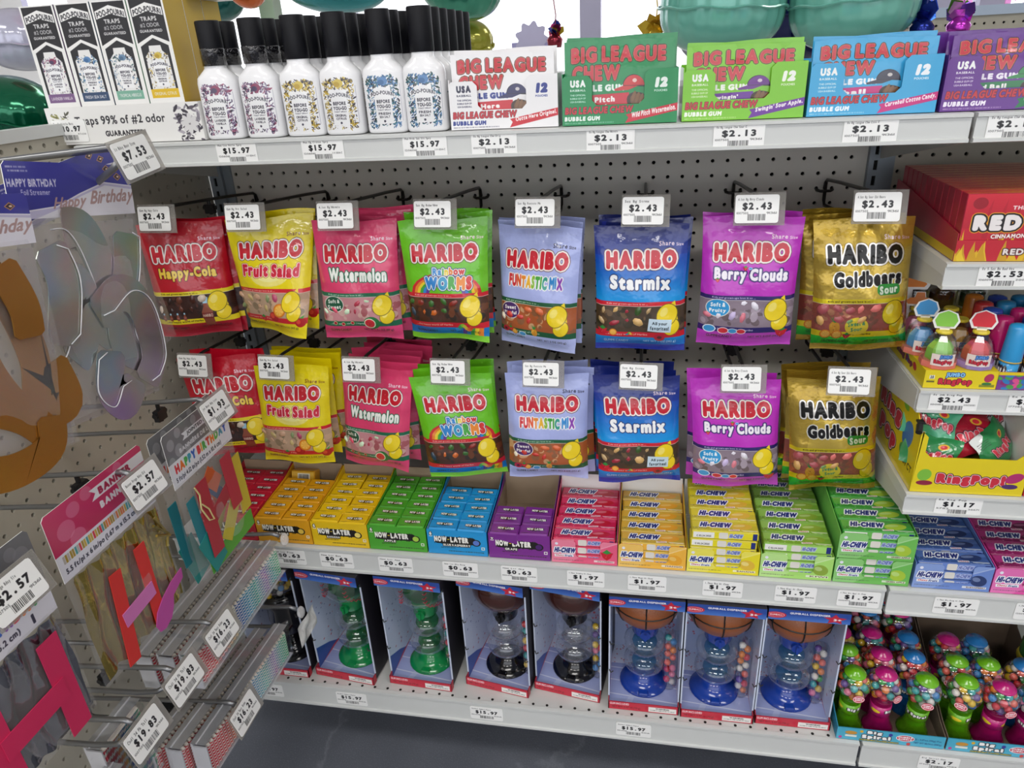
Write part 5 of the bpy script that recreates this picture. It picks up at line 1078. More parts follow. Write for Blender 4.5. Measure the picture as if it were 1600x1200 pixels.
for i, (x, y, c, nm, shp) in enumerate(DOMES):
    d = thing('ring_candy', 'jumbo ring candy dome, %s, on the yellow tray' % ((nm+' topper') if nm else ('plain clear one in the middle row right', 'plain clear one in the back row right')[i == 5]), 'candy', (x, y, .8322), (0, 0, rnd.uniform(-.2, .1)), 'jumbo ring candies')
    ob('dome', MB().lathe([(.0235, 0), (.024, .003), (.0225, .02), (.017, .038), (.011, .045), (.009, .047)], 9), m_clr, d); ob('ring_candy_gem', MB().lathe([(.016, .003), (.018, .012), (.0165, .026), (.01, .035), (0, .037)], 8), mat('gem_%d' % i, c, rough=.2, coat=.5), d)
    ob('base_cup', MB().lathe([(.0238, .0002), (.0242, .004), (.0236, .009)], 9), mat('gem_cup_%d' % i, ['#e07a6a', '#9a86c0', '#d87a6a', '#c8a07a', '#b07a9a', '#a08a9a'][i], rough=.3), d)
    ob('badge', MB().grid(lambda u, v: (.0236*math.sin((u-.5)*1.3), -.0236*math.cos((u-.5)*1.3)-.0006, .006+v*.017), 6, 1), m_jd, d, smooth=True)
    ob('cap_disc', MB().lathe([(.01, .047), (.0105, .049), (.009, .051), (0, .0512)], 12), mat('cap_disc_yellow', '#e2cc3a', rough=.4), d)
    if nm:
        q = GEM if shp is GEM else HAT; f = 1.2; q = [(a*.86, b*.86) for a, b in q]
        tp = ob('topper_card', MB().prism([(a*f, .056+b*f-.003) for a, b in q], -.0008, 0).box(-.006, .006, -.0008, 0, .051, .056), m_whc, d); ob('topper_print', MB().prism([(a, .056+b) for a, b in q], -.0014, -.0008), mat('topper_%d' % i, c if shp is GEM else '#e88a4a', rough=.4, coat=.4), tp)
d = thing('hat_topper', 'orange hat shaped card standing at the back of the ring candy tray', 'card', (1.232, -.225, .8322)); ob('card', MB().prism([(a*1.3, .075+b*1.25) for a, b in HAT], -.0008, 0).box(-.004, .004, -.0008, 0, 0, .075), m_whc, d); ob('print', MB().prism([(a*1.05, .079+b*.8) for a, b in HAT], -.0014, -.0008), mat('hat_orange', '#e8862e', rough=.4), d)
m_cup = mat('dark_candy', '#3a2a26', rough=.3, coat=.4)
t = thing('ring_candy_tray', 'second yellow ring candy tray standing at the back of its shelf', 'tray', (1.232, -.188, .8055)); ob('front_panel', MB().box(0, .14, 0, .0012, 0, .052, 1, fr=0), [m_jf, m_yel], t); ob('tray_body', MB().box(0, .14, .0012, .12, 0, .05), m_yel, t)
for i in range(3):
    d = thing('ring_candy', 'dark cup candy on the back yellow tray, %s' % ('left', 'middle', 'right')[i], 'candy', (1.262+i*.045, -.15, .8562), group='dark cup candies'); ob('dome', MB().lathe([(.021, 0), (.022, .03), (.012, .046), (0, .048)], 12), m_clr, d, smooth=True); ob('filling', MB().lathe([(.018, .002), (.018, .024), (0, .034)], 10), mat('cup_fill_%d' % i, ['#3a2a2a', '#6a4a2a', '#4a6a4a'][i], rough=.3), d)

pp = P(330, 80, '#7a3a8a'); pp.speck(0, 0, 330, 80, ['#c8304a', '#2f7ab8', '#d8508a', '#4a9a4a', '#8a2a6a'], 70, 8, 16, 8); pp.rect(0, 0, 330, 14, '#e0c61a'); pp.text('PUSH POP', 120, 22, 300, 60, '#f2f0ec', out=(('#14141a', 5),), bold=7, slant=.1)
m_pp = mat('tube_tray_front', '#ffffff', rough=.4, coat=.4, img=pp.img('tube_tray_front')); m_ppm = mat('tube_tray_magenta', '#b0246a', rough=.5)
t = thing('tube_tray', 'fruit printed tray of capped lollipop tubes', 'tray', (1.3175, -.356, .8055)); ob('front_panel', MB().box(0, .17, 0, .0012, 0, .026, 1, fr=0), [m_pp, m_ppm], t)
ob('floor_panel', MB().box(0, .17, .0012, .17, 0, .001), m_ppm, t); ob('back_panel', MB().box(0, .17, .1688, .17, .001, .04), m_ppm, t)
for sx in (0, .1688): ob('side_panel', MB().box(sx, sx+.0012, .0012, .1688, .001, .024), m_ppm, t)
TC = {'sky blue': '#2f9ad6', 'pink': '#d8247a', 'blue': '#2a50b8', 'red': '#d03a3a', 'orange': '#e88a2a'}
pw = {}
for k, c in TC.items():
    q = P(160, 60, {'red': '#e8a22a', 'orange': '#d8284a', 'pink': '#c8303a'}.get(k, c)); q.text('PUSH', 56, 8, 112, 28, '#f2f0ec', out=(('#14141a', 4),), bold=6); q.text('POP', 62, 30, 110, 54, '#f2f0ec', out=(('#14141a', 4),), bold=6)
    pw[k] = [('tube_body', MB().lathe([(.0118, 0), (.0122, .001), (.0122, .036)], 16).mesh('tube_body', mat('tube_wrap_'+k, '#ffffff', rough=.3, coat=.5, img=q.img('tube_wrap_'+k)), True)), ('tube_cap', MB().lathe([(.0132, .036), (.0135, .037), (.0125, .083), (.0115, .086), (.006, .088), (0, .0885)], 18).mesh('tube_cap', mat('tube_cap_'+k, c, rough=.25, coat=.5), True)), ('tube_ring', MB().lathe([(.0137, .035), (.0139, .036), (.0137, .037)], 16).mesh('tube_ring', mat('tube_ring_gold', '#c8a84a', rough=.3), True))]
ROWS = [['sky blue', 'red', 'blue', 'pink', 'orange'], ['pink', 'blue', 'sky blue', 'red', 'pink'], ['blue', 'pink', 'red', 'sky blue', 'blue'], ['red', 'sky blue', 'blue', 'red', 'sky blue'], ['orange', 'blue', 'sky blue', 'pink', 'red']]
for r, row in enumerate(ROWS):
    for c, k in enumerate(row):
        d = thing('lollipop_tube', '%s capped lollipop tube, %s row, %s column of its tray' % (k, ('front', 'second', 'third', 'fourth', 'back')[r], ('left', 'second', 'third', 'fourth', 'right')[c]), 'candy', (1.3345+c*.0322-r*.0012, -.337+r*.0315, .8068), (rnd.uniform(-.04, .04), rnd.uniform(-.04, .04), rnd.uniform(-.6, .6)), 'capped lollipop tubes')
        for nme, me in pw[k]: put(nme, me, d)

# yellow box of ring candy pouches
pv = P(480, 340, '#e0ca14'); pv.text('RingPop!', 104, 226, 398, 300, '#c8283c', out=(('#3a1024', 7), ('#f0d8dc', 3)), bold=8, jit=.03, gap=.03)
pv.ell(50, 240, 30, 34, '#7ab83a', .3); pv.ell(56, 286, 36, 14, '#8a1a3a'); pv.ell(432, 240, 40, 26, '#b02a6a', -.5); pv.ell(420, 288, 34, 14, '#4a2a6a'); m_rv = mat('ring_box_front', '#ffffff', rough=.38, coat=.5, img=pv.img('ring_box_front'))
pz = P(560, 300, '#e0ca14'); pz.text('24 CT', 470, 210, 545, 240, '#1c1c14', bold=3); pz.ell(470, 120, 40, 60, '#2f78c0', .3); pz.ell(458, 200, 34, 30, '#4a9a4a', .3)
pz.text('Ring', 190, 60, 400, 150, '#c8283c', out=(('#3a1024', 9), ('#f0d8dc', 4)), bold=7, jit=.03); pz.text('Pop', 220, 165, 390, 260, '#c8283c', out=(('#3a1024', 9), ('#f0d8dc', 4)), bold=7, jit=.03); [pz.ell(60+i*90, 26, 26, 16, c, .3) for i, c in enumerate(('#b0304a', '#2f78c0', '#d8304a', '#d8307a', '#7ab83a'))]
m_rz = mat('ring_box_side', '#ffffff', rough=.38, coat=.5, img=pz.img('ring_box_side'))
t = thing('ring_candy_box', 'yellow open front box full of ring candy pouches', 'box', (1.227, -.381, .6505))
w = .147; D = .27; ob('front_panel', MB().prism(notch_panel(w, .1, .07, .93, .058, .098, .098, .008), 0, .0014, 1, fr=0), [m_rv, m_yel], t)
sp = [(.0014, 0), (D, 0), (D, .116), (.025, .116), (.0014, .098)]
mb = MB().prism(sp, 0, .0014, 1, axis='x'); mb.mi[1] = 1
mb.face([(-.0003, D, 0), (-.0003, .0014, 0), (-.0003, .0014, .098), (-.0003, .025, .116), (-.0003, D, .116)], 0, [(0, 0), (1, 0), (1, .84), (.91, 1), (0, 1)]); ob('side_panel', mb, [m_rz, m_yel], t)
ob('side_panel', MB().prism(sp, w-.0014, w, axis='x'), m_card, t); ob('back_panel', MB().box(.0014, w-.0014, D-.0014, D, .001, .116), m_yel, t); ob('floor_panel', MB().box(.0014, w-.0014, .0014, D, 0, .001), m_yel, t)
ob('lid', MB().prism([(.1, .1162), (D, .1162), (D, .1174), (.1, .1174)], 0, w, 1, axis='x'), [m_rz, m_yel], t)
PC = [('crimson', '#b01c34'), ('mint green', '#4fae84'), ('scarlet', '#c8303a'), ('silver white', '#dfe6e4'), ('leaf green', '#2f8a50'), ('sky blue', '#5ab0dc')]
ppz = {}
for n, c in PC:
    q = P(200, 160, c); q.poly([(0, 0), (70, 0), (0, 60)], '#dfe3e0'); [small(q, 10, 30+i*8, 70, 33+i*8, '#3a3a3a', i) for i in range(4)]; q.text('RingPop', 50, 70, 190, 118, '#d8344a' if c != '#b01c34' else '#e8485a', out=(('#4a1024', 5), ('#f4dde0', 2)), bold=7, tilt=-16); q.ell(140, 46, 20, 14, '#e8b83a'); q.ell(140, 46, 12, 9, '#d8303c')
    ppz[n] = mat('ring_pouch_'+n.replace(' ', '_'), '#ffffff', rough=.22, coat=.8, img=q.img('ring_pouch_'+n), bump=.5, bscale=45)
def pouch_mesh(w, h, T, seed, mats):
    R = random.Random(seed); a, b = R.uniform(0, 6), R.uniform(0, 6)
    k = lambda u, v: (max(0, 1-abs(2*u-1)**2.2)*max(0, 1-abs(2*v-1)**2.2))**.6
    f = lambda u, v: ((u-.5)*w+.002*math.sin(v*7+a), (v-.5)*h+.002*math.sin(u*7+b), T*k(u, v)+.0022*math.sin(u*13+a)*math.sin(v*11+b))
    g = lambda u, v: (f(u, v)[0], f(u, v)[1], -.7*T*k(u, v)+.0022*math.sin(u*13+a)*math.sin(v*11+b)-.0002)
    return MB().grid(f, 14, 12, 0).grid(g, 14, 12, 0, flip=True).mesh('ring_pouch', mats, True, weld=True)
SPOTS = [('crimson', .083, .055, .068, (.75, -.12, .3)), ('mint green', .033, .06, .088, (1.0, .15, -.4)), ('scarlet', .05, .105, .072, (.7, .25, .5)), ('silver white', .115, .10, .082, (.5, .2, -.3)), ('leaf green', .118, .045, .056, (.9, -.3, .8)), ('sky blue', .075, .15, .094, (.6, .1, .2)), ('mint green', .04, .165, .096, (.4, 0, 1.0)), ('leaf green', .028, .03, .05, (.9, .1, -.5)), ('scarlet', .11, .19, .095, (.3, -.2, .4)), ('crimson', .07, .23, .09, (.3, .2, 0))]
for i, (n, dx, dy, dz, r) in enumerate(SPOTS):
    o = put('ring_pouch', pouch_mesh(.07 if i else .085, .056 if i else .064, .010, i, ppz[n]), None, (1.227+dx, -.381+dy, .6505+dz), r)
    tag(o, '%s ring candy pouch in the yellow box, %s' % (n, ('large one on top', 'left behind the yellow front corner', 'middle of the heap', 'right of the heap', 'low at the right front', 'towards the back', 'at the back left', 'low at the left front', 'at the back right', 'deep at the back')[i]), 'pouch', 'ring candy pouches')
o = ob('lid_clip', MB().tube([(-.004, -.012, -.006), (0, 0, 0)], .0045, 10).box(-.003, .006, -.002, .008, .002, .005), m_blk, None, (1.226, -.372, .755)); tag(o, 'black plastic clip on the corner of the yellow ring candy box', 'clip')
pq = P(200, 300, '#c8202c'); pq.text('RING', 30, 200, 170, 250, '#f0dcdc', bold=7)
o = ob('candy_carton', MB().box(0, .12, 0, .2, 0, .115, 0), [mat('carton_red', '#c41f2c', rough=.4, coat=.4)], None, (1.377, -.379, .6505)); tag(o, 'plain red carton right of the yellow ring candy box', 'carton')
d = thing('green_bottle', 'green candy bottle with a yellow ring at the right frame edge', 'bottle', (1.535, -.28, .1785)); ob('bottle_body', MB().lathe([(.03, 0), (.033, .004), (.033, .11), (.024, .135), (.014, .15)], 20), mat('bottle_green', '#3a7a3a', rough=.2, coat=.5), d, smooth=True); ob('ring', MB().lathe([(.0335, .07), (.036, .078), (.0335, .086)], 20), mat('bottle_ring', '#d8c02a', rough=.4), d, smooth=True); ob('cap', MB().lathe([(.015, .15), (.015, .17), (0, .172)], 16), m_white, d, smooth=True)
# ------------------------------------------------------------------ left board: hooks with streamers, banners and candle boxes
sc = lambda path: [(x, y*.92, z) for x, y, z in path]
gh = [MB().tube(sc([(0, -.004, 0), (0, -.009, .012), (0, -.018, .017), (0, -.1, .026), (0, -.27, .042), (0, -.288, .044), (0, -.302, .04)]), .0034, 8).mesh('wire', m_wire2, True),
      MB().tube(sc([(0, -.01, .012), (0, -.01, -.018), (0, -.018, -.024), (0, -.15, -.013), (0, -.23, -.007), (0, -.262, -.001), (0, -.278, .009)]), .0034, 8).mesh('wire', m_wire2, True), MB().tube([(-.0127, .006, 0), (-.0127, -.006, -.002), (-.008, -.011, -.003), (.008, -.011, -.003), (.0127, -.006, -.002), (.0127, .006, 0)], .003, 6).mesh('wire', m_wire2, True)]
LH = [(-.556, .8085, '$1.93', 'Jnt Bnnr Bdy Lttr', 'steel hook holding the grey jointed letter banner', -.2), (-.718, .793, '$2.57', 'Banner Frnge Bday Gld', 'steel hook holding the pink headed fringe banner', -.2), (-.907, .797, '$2.57', 'Banner Frnge Bday Slv', 'steel hook holding the silver fringe banner at the left frame edge', None),
      (-.664, .5145, '$16.23', 'Cndl 24 Twst Rnbw', 'steel hook with a $16.23 tag over the upper candle boxes', None), (-.752, .5195, '$19.83', 'Cndl 24 Pk Tall', 'steel hook with a $19.83 tag left of the upper candle boxes', -.17), (-.664, .3585, '$16.23', 'Cndl 24 Twst Rnbw', 'steel hook with a $16.23 tag over the lower candle boxes', -.17), (-.831, .5185, '$19.83', 'Cndl 24 Pk Tall', 'steel hook with a $19.83 tag nearest the bottom left corner', -.17)]
for y, z, pr_, nm, lab, cl in LH:
    hook(0, 0, pr_, nm, lab, rot=PI/2, loc=(XL, y, z), metal=gh, gname='steel hooks on the left board', toff=(0, -.291, .030), tagr=(-.3, 0, 0), clipy=cl)
big = [MB().tube([(0, -.004, 0), (0, -.012, .014), (0, -.1, .022), (0, -.30, .036), (0, -.32, .032)], .004, 8).mesh('wire', m_wire2, True), MB().tube([(0, -.01, .012), (0, -.01, -.02), (0, -.02, -.026), (0, -.2, -.01), (0, -.262, -.002), (0, -.29, .014), (0, -.305, .026)], .004, 8).mesh('wire', m_wire2, True), gh[2]]
hook(0, 0, '$7.53', 'Lt Bday Bnnr Strm', 'steel hook with a $7.53 tag holding the silver streamer bag', rot=PI/2, loc=(XL, -.628, 1.152), metal=big, gname='steel hooks on the left board', toff=(0, -.322, .026), tagr=(-.25, -.1, 0))
m_cry = clear('crystal_tip', opac=.25, edge=.8, rough=.02)
for z, lab in ((.5145, 'steel hook with a crystal tip by the amber chew tray'), (.3585, 'steel hook with a crumpled white tag under the crystal tip hook')):
    t = thing('peg_hook', lab, 'hook', (XL, -.461, z), (0, 0, PI/2), 'steel hooks on the left board')
    put('label_arm', gh[0], t); put('bag_arm', gh[1], t); put('crossbar', gh[2], t)
    ob('hook_tip', MB().ball((0, -.285, .034), .009, 10, 7, 0, (1, .7, 1.3)), m_cry, t, smooth=True)
    if z < .4: ob('tag_plate', MB().grid(lambda u, v: ((u-.5)*.062, -.292-.004*math.sin(u*9)*math.sin(v*6), .004+(v-.5)*.044), 10, 6), mat('crumpled_tag', '#dcdcd8', rough=.35, coat=.5, bump=.8, bscale=60), t, smooth=True)
m_film = clear('bag_film', opac=.1, edge=.55, rough=.14, bump=.6, bscale=16, col='#dadada')
m_filmw = clear('bag_film_plain', opac=.05, edge=.45, rough=.1, bump=.5, bscale=22, col='#e8e6e6')
def foil(name, col, rough=.16): return mat(name, col, rough=rough, metal=.95, bump=.9, bscale=42)
def header_bag(label, y, z, x, w, h, hh, him, back, seed, peak=0, roll=0):
    """header card bag hung on the left board: local x runs along the board, local -y faces the aisle"""
    t = thing('party_bag', label, 'bag', (x, y, z), (0, roll, PI/2))
    ob('header_card', MB().prism([(-w/2, -hh), (w/2, -hh), (w/2, -.004), (w/2-.004, 0), (-w/2+.004, 0), (-w/2, -.004)], -.0009, 0, 1, fr=0), [him, back], t)
    f = lambda u, v: ((u-.5)*w, -.008*max(0, math.sin(PI*min(1, v*1.05)))**.7*(1-abs(2*u-1)**3)-.0012+.0015*math.sin(u*11+seed)*math.sin(v*9), -hh+.004-(1-v)*(h-hh+.004))
    ob('bag_film', MB().grid(f, 14, 16), m_filmw, t, smooth=True)
    return t
def bar(mb, x0, z0, x1, z1, wd, y=-.004, th=.0012, mi=0):
    d = Vector((x1-x0, z1-z0)); d.normalize(); n = Vector((-d.y, d.x))*wd/2
    return mb.prism([(x0-n.x, z0-n.y), (x1-n.x, z1-n.y), (x1+n.x, z1+n.y), (x0+n.x, z0+n.y)][::1], y-th, y, mi)
def foil_sheet(w, z0, z1, seed, y=-.003, amp=.0035):
    R = random.Random(seed); ph = [R.uniform(0, 6) for _ in range(6)]
    return MB().grid(lambda u, v: ((u-.5)*w, y+amp*(math.sin(u*46+ph[0]+2*math.sin(v*5))*.6+math.sin(u*19+v*7+ph[1])*.5), z0+(z1-z0)*v+.003*math.sin(u*23+ph[2])*(1-v)), 60, 10)
# pink headed gold fringe banner
p = P(330, 190, '#c81c56'); p.grad(0, 116, '#d23a6a', '#c01850'); [p.ell(x, y, r, r, '#e28aa4', 0, .55) for x, y, r in ((50, 70, 26), (84, 34, 20), (74, 108, 24), (130, 20, 18), (240, 16, 14), (300, 40, 16))]
p.rect(0, 116, 330, 190, '#e4e2ea'); p.poly([(140, 22), (330, 22), (330, 54), (140, 54), (156, 38)], '#eeecee'); p.text('BANNER', 166, 28, 280, 50, '#b0204a', bold=5); p.text('BANNIÈRE', 158, 62, 286, 88, '#eeecee', bold=6)
for i in range(40): p.rect(16+i*7.4, 124, 22+i*7.4, 146, random.Random(i).choice(['#c8a838', '#a88a2a', '#d8303a', '#c8a838', '#4a9a9a', '#e07a2a', '#b8b0a8']))
p.text('5.5 ft/pi x 6 in/po (1.67 m x 15.2 cm)', 14, 158, 262, 178, '#2a2838', bold=3); p.text('1', 296, 152, 304, 174, '#2a2838', bold=3)
m_h1 = mat('banner_header_pink', '#ffffff', rough=.35, coat=.6, img=p.img('banner_header_pink'))
t = header_bag('pink headed bag with a gold fringe banner and red letter', -.752, .849, .236, .158, .238, .083, m_h1, m_card, 1)
ob('foil_fringe', foil_sheet(.146, -.228, -.085, 1), foil('gold_foil', '#c0a85a', .2), t, smooth=True)
m_red = mat('letter_red', '#d8342e', rough=.5); m_pnk = mat('letter_pink', '#d478b8', rough=.5); m_pur = mat('letter_purple', '#c050a0', rough=.5)
for a in ((-.024, -.112, -.038, -.236), (.021, -.108, .019, -.224)): ob('letter_stroke', bar(MB(), *a, .019, -.009), m_red, t)
ob('letter_bar', bar(MB(), -.034, -.176, .022, -.172, .02, -.0105), m_pnk, t)
ob('letter_hook', MB().prism([(.006, -.222), (.010, -.234), (.020, -.237), (.034, -.232), (.043, -.22), (.048, -.207), (.072, -.198), (.074, -.184), (.05, -.188), (.03, -.196), (.014, -.207)], -.012, -.0108), m_pur, t)
for q in ([(.05, -.012, -.1), (.07, -.012, -.125), (.062, -.012, -.14)], [(.05, -.012, -.115), (.072, -.012, -.13)], [(.055, -.012, -.092), (.066, -.012, -.118)]): ob('tinsel', MB().tube(q, .002, 5), foil('tinsel_gold', '#b8a868', .3), t)
# silver fringe banner at the frame edge
p = P(330, 190, '#6a6a6c'); [p.ell(x, y, r, r, '#8a8a8c', 0, .6) for x, y, r in ((300, 40, 18), (260, 60, 16), (280, 24, 14), (200, 40, 22))]; p.rect(0, 116, 330, 190, '#e2e0e8')
p.text('HAPPY BIRTHDAY', 40, 124, 300, 150, cols=['#d83a4a', '#e87a2a', '#3aa05a', '#3a6ac8', '#8a3ab0'], bold=8, gap=.02); p.text('6 in/po (1.67 m x 15.2 cm)', 60, 160, 240, 178, '#2a2838', bold=3); p.text('1', 270, 158, 278, 180, '#2a2838', bold=3)
m_h2 = mat('banner_header_grey', '#ffffff', rough=.35, coat=.6, img=p.img('banner_header_grey'))
t = header_bag('grey headed bag with a silver fringe banner and magenta letter', -.937, .856, .243, .165, .24, .1, m_h2, m_card, 2)
ob('foil_fringe', foil_sheet(.152, -.23, -.1, 4), foil('silver_foil', '#8e8e94', .2), t, smooth=True)
m_mag = mat('letter_magenta', '#d0285a', rough=.5)
for a in ((.05, -.112, .05, -.236), (-.03, -.112, -.03, -.24)): ob('letter_stroke', bar(MB(), *a, .026, -.010), m_mag, t)
ob('letter_bar', bar(MB(), -.03, -.175, .05, -.175, .026, -.0115), m_mag, t)
# jointed letter banner
p = P(310, 170, '#77777b'); [p.ell(x, y, r, r*1.1, '#a2a2a6', 0, .8) for x, y, r in ((30, 40, 16), (70, 20, 14), (60, 70, 18), (110, 40, 15), (150, 18, 13), (20, 90, 14), (200, 14, 12), (280, 20, 16), (100, 84, 12))]
p.poly([(84, 32), (310, 32), (310, 54), (84, 54), (96, 43)], '#e6e6ea'); p.text('JOINTED BANNER', 108, 36, 268, 51, '#4a4a50', bold=3); p.text('BANNIÈRE DE LETTRES', 60, 64, 280, 82, '#dcdce0', bold=4); p.rect(0, 92, 310, 170, '#e6e5ea')
p.text('HAPPY BIRTHDAY', 22, 100, 292, 130, cols=['#d8343a', '#e8702a', '#4aa84a', '#3a9ab0', '#2a5ab8', '#d8343a', '#e8a02a', '#4aa84a'], bold=6, gap=.06, jit=.03); p.text('5 ft/pi 4.12 in/po (1.52 m x 10.4 cm)', 16, 140, 250, 160, '#2a2838', bold=2)
m_h3 = mat('banner_header_grey_two', '#ffffff', rough=.35, coat=.6, img=p.img('banner_header_jointed'))
t = header_bag('grey headed bag of colourful jointed birthday letters', -.573, .84, .243, .142, .232, .078, m_h3, m_card, 3)
JL = [('#b02c3c', (-.035, -.086, -.033, -.205), .026), ('#b83042', (.03, -.083, .034, -.17), .026), ('#a8303e', (-.03, -.155, .032, -.13), .022), ('#1f8a86', (-.052, -.165, -.03, -.225), .034), ('#1f7a86', (-.058, -.1, -.052, -.19), .018), ('#c8b83a', (-.005, -.205, .045, -.15), .026), ('#d0b83a', (.056, -.1, .058, -.195), .026), ('#5aa83a', (-.05, -.218, .068, -.214), .028), ('#c85a2a', (-.012, -.09, .012, -.12), .026), ('#2a4a7a', (-.012, -.105, .014, -.14), .018), ('#c86a3a', (.0, -.09, .006, -.16), .02)]
for i, (c, a, wd) in enumerate(JL): ob('letter_stroke', bar(MB(), *a, wd, -.002-.0009*(10-i), .0008), mat('jointed_'+c[1:], c, rough=.5), t)
ob('string', MB().tube([(-.052, -.0145, -.085), (-.046, -.0145, -.1), (-.05, -.0145, -.12), (-.04, -.0145, -.145), (-.03, -.0145, -.15), (-.035, -.0145, -.13), (-.046, -.0145, -.115)], .0012, 5), mat('string_cream', '#d8c88a', rough=.7), t)
t2 = header_bag('second jointed letter bag behind the grey headed one', -.578, .838, .226, .142, .24, .078, m_h3, m_card, 5)
for i, (c, a, wd) in enumerate(JL[3:6]): ob('letter_stroke', bar(MB(), a[0]-.006, a[1], a[2]-.01, a[3]-.01, wd, -.002-.0015*i, .001), mat('jointed_'+c[1:], c, rough=.5), t2)
# streamer bags with purple headers
p = P(360, 150, '#3a3a96'); p.grad(0, 150, '#3f3f9e', '#2f2f88'); p.poly([(0, 150), (40, 128), (120, 118), (190, 84), (270, 52), (360, 62), (360, 150)], '#e2dfe8'); p.poly([(0, 150), (40, 131), (120, 122), (190, 88), (270, 56), (360, 66), (360, 74), (270, 62), (190, 94), (120, 128), (60, 150)], '#b0a8d0', .7)
p.text('HAPPY BIRTHDAY', 4, 44, 130, 66, '#d8d6ea', bold=3); p.text('Foil Streamer', 34, 72, 108, 88, '#c8c6e4', bold=1.5); small(p, 8, 12, 60, 17, '#d8d6ea', 2); small(p, 12, 22, 60, 27, '#d8d6ea', 3)
def script_word(p, word, x0, y0, x1, y1, c): p.text(word, x0, y0, x1, y1, c, bold=2, slant=.35, tilt=-8, gap=.0)
script_word(p, 'Happy', 106, 90, 196, 134, '#b0908e'); script_word(p, 'Birthday', 212, 72, 350, 126, '#b0908e')
for x, y in ((284, 14), (316, 36)): p.poly([(x-13, y), (x, y-12), (x+13, y), (x, y+12)], '#c8925a'); p.poly([(x-10, y), (x, y-9), (x+10, y), (x, y+9)], '#3a2a3a'); p.ell(x+2, y, 4, 3, '#e8c8a8')
m_h4 = mat('streamer_header', '#ffffff', rough=.35, coat=.5, img=p.img('streamer_header'))
m_iri = mat('iridescent_foil', '#b0a8b4', rough=.24, metal=.85, bump=.35, bscale=14)
nt = m_iri.node_tree; n = nt.nodes.new('ShaderNodeTexNoise'); n.inputs['Scale'].default_value = 9; r = nt.nodes.new('ShaderNodeValToRGB'); tc = nt.nodes.new('ShaderNodeTexCoord'); nt.links.new(tc.outputs['Object'], n.inputs['Vector'])
e = r.color_ramp.elements; e[0].position = .3; e[0].color = lin('#a890b8'); e[1].position = .7; e[1].color = lin('#b8a098')
for ps, c in ((.42, '#b0a4a8'), (.5, '#9aaab0'), (.58, '#a8b0a4')): q = e.new(ps); q.color = lin(c)
nt.links.new(n.outputs['Fac'], r.inputs[0]); nt.links.new(r.outputs[0], nt.nodes['Principled BSDF'].inputs['Base Color'])
def ribbon(pts, wd, y, th=.001):
    mb = MB(); L = [Vector((a, b)) for a, b in pts]; lft = []; rgt = []
    for i, q in enumerate(L):
        d = (L[min(i+1, len(L)-1)]-L[max(0, i-1)]).normalized(); nn = Vector((-d.y, d.x))*wd/2*(1 if 0 < i < len(L)-1 else .7); lft.append(q+nn); rgt.append(q-nn)
    return mb.prism([tuple(q) for q in rgt]+[tuple(q) for q in lft[::-1]], y-th, y)
def curve(pts, n=8):
    out = []; Q = [Vector(p) for p in pts]; Q = [Q[0]*2-Q[1]]+Q+[Q[-1]*2-Q[-2]]
    for i in range(1, len(Q)-2):
        for k in range(n):
            t = k/n; out.append(tuple(.5*((2*Q[i])+(Q[i+1]-Q[i-1])*t+(2*Q[i-1]-5*Q[i]+4*Q[i+1]-Q[i+2])*t*t+(3*Q[i]-Q[i-1]-3*Q[i+1]+Q[i+2])*t**3)))
    return out+[tuple(pts[-1])]
SIL = [[(-.03, -.065), (-.005, -.068), (.012, -.1), (.02, -.15), (-.01, -.19)], [(.06, -.075), (.05, -.12), (.03, -.165), (.03, -.2), (.06, -.22)], [(-.045, -.14), (-.03, -.12), (-.02, -.15), (-.035, -.185), (-.05, -.2)], [(-.01, -.16), (.03, -.14), (.06, -.16), (.07, -.22), (.05, -.25)], [(.0, -.2), (-.01, -.24), (.01, -.262), (.03, -.24)], [(-.06, -.08), (-.05, -.12), (-.065, -.18)]]
m_film2 = clear('bag_backing_film', opac=.45, edge=.6, rough=.2, col='#a8a0a2', bump=.5, bscale=14)
t = header_bag('purple headed bag with silver iridescent birthday streamer', -.66, 1.177, .247, .172, .262, .054, m_h4, m_card, 7, roll=.165)
ob('backing_film', MB().grid(lambda u, v: ((u-.5)*.168, .002+.002*math.sin(u*9), -.27+.21*v), 10, 10), m_film2, t, smooth=True)
for i, c in enumerate(SIL): ob('foil_letter', ribbon(curve(c), .042, -.003-.0016*i), m_iri, t)
for i, c in enumerate(SIL):
    C_ = curve(c); ob('foil_edge', MB().tube([(a+.0205*(1 if i % 2 else -1)*(.4 if k in (0, len(C_)-1) else 1), -.0052-.0016*i, b) for k, (a, b) in enumerate(C_)], .0007, 4), mat('foil_edge_white', '#e6e6ea', rough=.2), t, smooth=True)
header_bag('second purple headed streamer bag, tilted behind the silver one', -.652, 1.176, .222, .172, .25, .05, m_h4, m_card, 8, roll=-.12)
m_gf = mat('gold_letter_foil', '#b07f38', rough=.25, metal=.75, bump=.3, bscale=14)
t = header_bag('purple headed bag with gold birthday streamer at the left edge', -.829, 1.173, .262, .172, .25, .046, m_h4, m_card, 9, roll=.14)
GOL = [[(.02, -.05), (.045, -.09), (.06, -.15), (.055, -.2), (.09, -.205), (.08, -.16)], [(-.05, -.06), (-.01, -.1), (.01, -.16), (.03, -.2)], [(-.07, -.14), (-.02, -.17), (.03, -.2), (.06, -.235)], [(-.06, -.22), (0, -.245), (.05, -.24), (.06, -.21)], [(.04, -.06), (.055, -.1), (.055, -.13)]]
ob('backing_film', MB().grid(lambda u, v: ((u-.5)*.168, .002+.002*math.sin(u*9), -.25+.2*v), 10, 10), m_film2, t, smooth=True)
for i, c in enumerate(GOL): ob('foil_letter', ribbon(curve([(a-.008, b) for a, b in c]), .034, -.003-.0016*i), m_gf, t)
